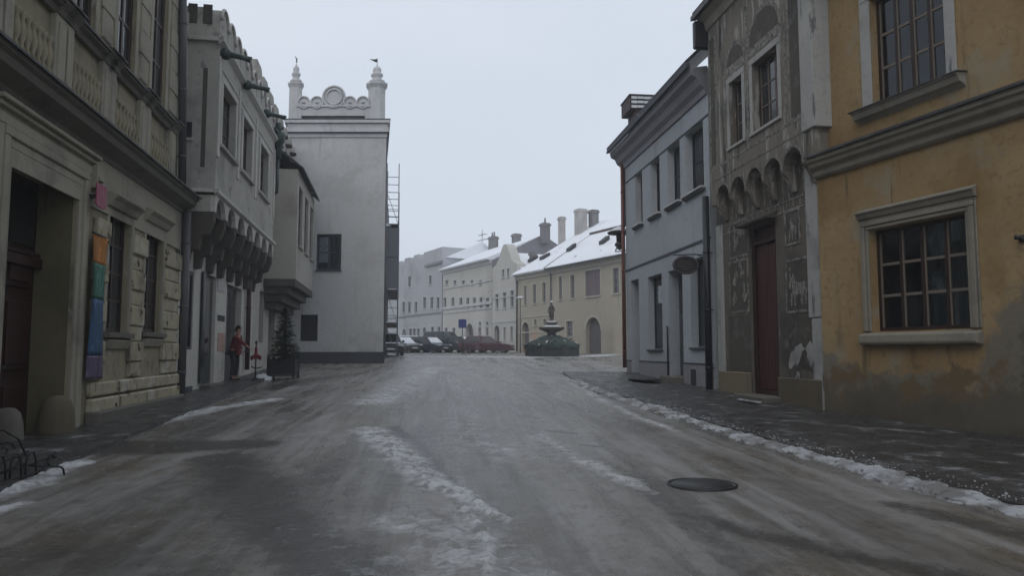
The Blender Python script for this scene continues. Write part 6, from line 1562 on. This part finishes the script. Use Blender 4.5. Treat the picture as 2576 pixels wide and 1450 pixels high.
def snow_ridge():
    """ploughed lumpy snow along the kerb"""
    pts = [Vector((p.x, p.y)) for p in RG]; pos = []
    for a, b in zip(pts[:-1], pts[1:]):
        n = max(2, int((b-a).length/.035)); pos += [(a.lerp(b, k/n), (b-a).normalized()) for k in range(n)]
    nv = 22; P = np.array([(p.x, p.y) for p, d in pos]); D = np.array([(d.x, d.y) for p, d in pos]); Nn = np.stack([-D[:, 1], D[:, 0]], -1)
    L_ = len(pos); u = np.linspace(-1, 1, nv)
    arc = np.cumsum(np.r_[0, np.hypot(*np.diff(P, axis=0).T)])
    wid = .06+.16*fbm(arc, arc*0, .5, 3)+.26*fbm(arc, arc*0+5, 1.9, 8)**1.5
    hgt = .008+.075*fbm(arc, arc*0+9, 1.3, 12)**1.6
    fade = np.clip((arc-.0)/2.5, .1, 1); hgt *= fade; wid *= .6+.4*fade
    X = P[:, None, 0]+Nn[:, None, 0]*u[None]*wid[:, None]; Y = P[:, None, 1]+Nn[:, None, 1]*u[None]*wid[:, None]
    # ragged edge
    j = (fbm(X, Y, 5, 77, 4)-.5)*.34; X = X+Nn[:, None, 0]*j*np.abs(u[None]); Y = Y+Nn[:, None, 1]*j*np.abs(u[None])
    lump = fbm(X, Y, 9, 51, 4); Zz = Gv(Y)+.02+(hgt[:, None]*np.clip(1-np.abs(u[None])**2.2, 0, 1))*(.35+1.3*lump)+.03*(lump-.5)-.045*np.abs(u[None])**4
    V = np.stack([X, Y, Zz], -1).reshape(-1, 3); m = MB(); m.v = [tuple(v) for v in V]
    m.f = [(i*nv+k, i*nv+k+1, (i+1)*nv+k+1, (i+1)*nv+k) for i in range(L_-1) for k in range(nv-1)]; m.sm = [True]*len(m.f)
    rr = random.Random(8)
    for q in range(1500):                                   # loose crumbs thrown onto the pavement
        i = rr.randrange(60, L_); o = -rr.choice([rr.uniform(.08, .5), rr.uniform(.08, .25), -rr.uniform(.10, .28)]); c = P[i]+Nn[i]*(-o if False else o)*-1
        s = rr.uniform(.006, .018); z = G(c[1])+(.06 if o < 0 else .02)+s*.3
        vs = [(c[0]+s*rr.uniform(.7, 1.4)*a, c[1]+s*rr.uniform(.7, 1.4)*b, z+s*d*.8) for a, b, d in ((1, 0, 0), (0, 1, 0), (-1, 0, 0), (0, -1, 0), (0, 0, 1), (0, 0, -1))]
        m.add(vs, [(0, 1, 4), (1, 2, 4), (2, 3, 4), (3, 0, 4), (1, 0, 5), (2, 1, 5), (3, 2, 5), (0, 3, 5)], True)
    o = m.build('kerb_snow', MT['snow']); o['kind'] = 'stuff'
snow_ridge()

# ================================================================== sky, light, air, camera
W = bpy.data.worlds.new('World'); SC.world = W; W.use_nodes = True
t = NT(W.node_tree); bg = W.node_tree.nodes['Background']
sky = t.new('ShaderNodeTexSky'); sky.sky_type = 'NISHITA'; sky.sun_disc = False
SUN_EL, SUN_RO = R(48), R(200)
sky.sun_elevation = SUN_EL; sky.sun_rotation = SUN_RO; sky.air_density = 1.0; sky.dust_density = 4.0
tc = t.new('ShaderNodeTexCoord').outputs['Generated']
deck = t.mix(t.step(t.noise(tc, (1.6, 1.6, 3.0), 5, .55, 2), .35, .7), (7.3, 8.0, 9.0), (7.9, 8.55, 9.4))
cloud = t.mix(.90, sky.outputs[0], deck)         # closed overcast over the clear sky
t.put(bg.inputs[0], cloud); bg.inputs[1].default_value = .10
sun = bpy.data.lights.new('sun', 'SUN'); sun.energy = .5; sun.angle = R(50); sun.color = (1, .97, .93)
so = bpy.data.objects.new('sun', sun); COL.objects.link(so)
sd = Vector((math.sin(SUN_RO)*math.cos(SUN_EL), math.cos(SUN_RO)*math.cos(SUN_EL), math.sin(SUN_EL)))
so.rotation_euler = sd.to_track_quat('Z', 'Y').to_euler(); so.location = (0, -10, 30)

def haze():
    o = MB().box(-165, 165, -35, 185, -2.2, 18.5).build('haze', MT['snow']); o['kind'] = 'stuff'
    m = bpy.data.materials.new('winter_haze'); m.use_nodes = True; n = m.node_tree.nodes; n.clear()
    out = n.new('ShaderNodeOutputMaterial'); v = n.new('ShaderNodeVolumePrincipled')
    v.inputs['Color'].default_value = (.93, .95, 1.0, 1); v.inputs['Density'].default_value = .0019; v.inputs['Anisotropy'].default_value = .2
    m.node_tree.links.new(v.outputs[0], out.inputs['Volume']); o.data.materials.clear(); o.data.materials.append(m)
    o.display_type = 'WIRE'
haze()
SC.cycles.volume_bounces = 1; SC.cycles.max_bounces = 8; SC.cycles.diffuse_bounces = 4; SC.cycles.transparent_max_bounces = 12

cam = bpy.data.cameras.new('camera'); co = bpy.data.objects.new('camera', cam); COL.objects.link(co)
cam.sensor_width = 36; cam.lens = FPX/2576*36; cam.clip_end = 1000; cam.clip_start = .05
co.location = (0, 0, EYE); co.rotation_euler = (math.pi/2+PITCH, 0, 0); SC.camera = co
SC.view_settings.view_transform = 'Standard'; SC.view_settings.look = 'None'; SC.view_settings.gamma = 1; SC.view_settings.exposure = 0
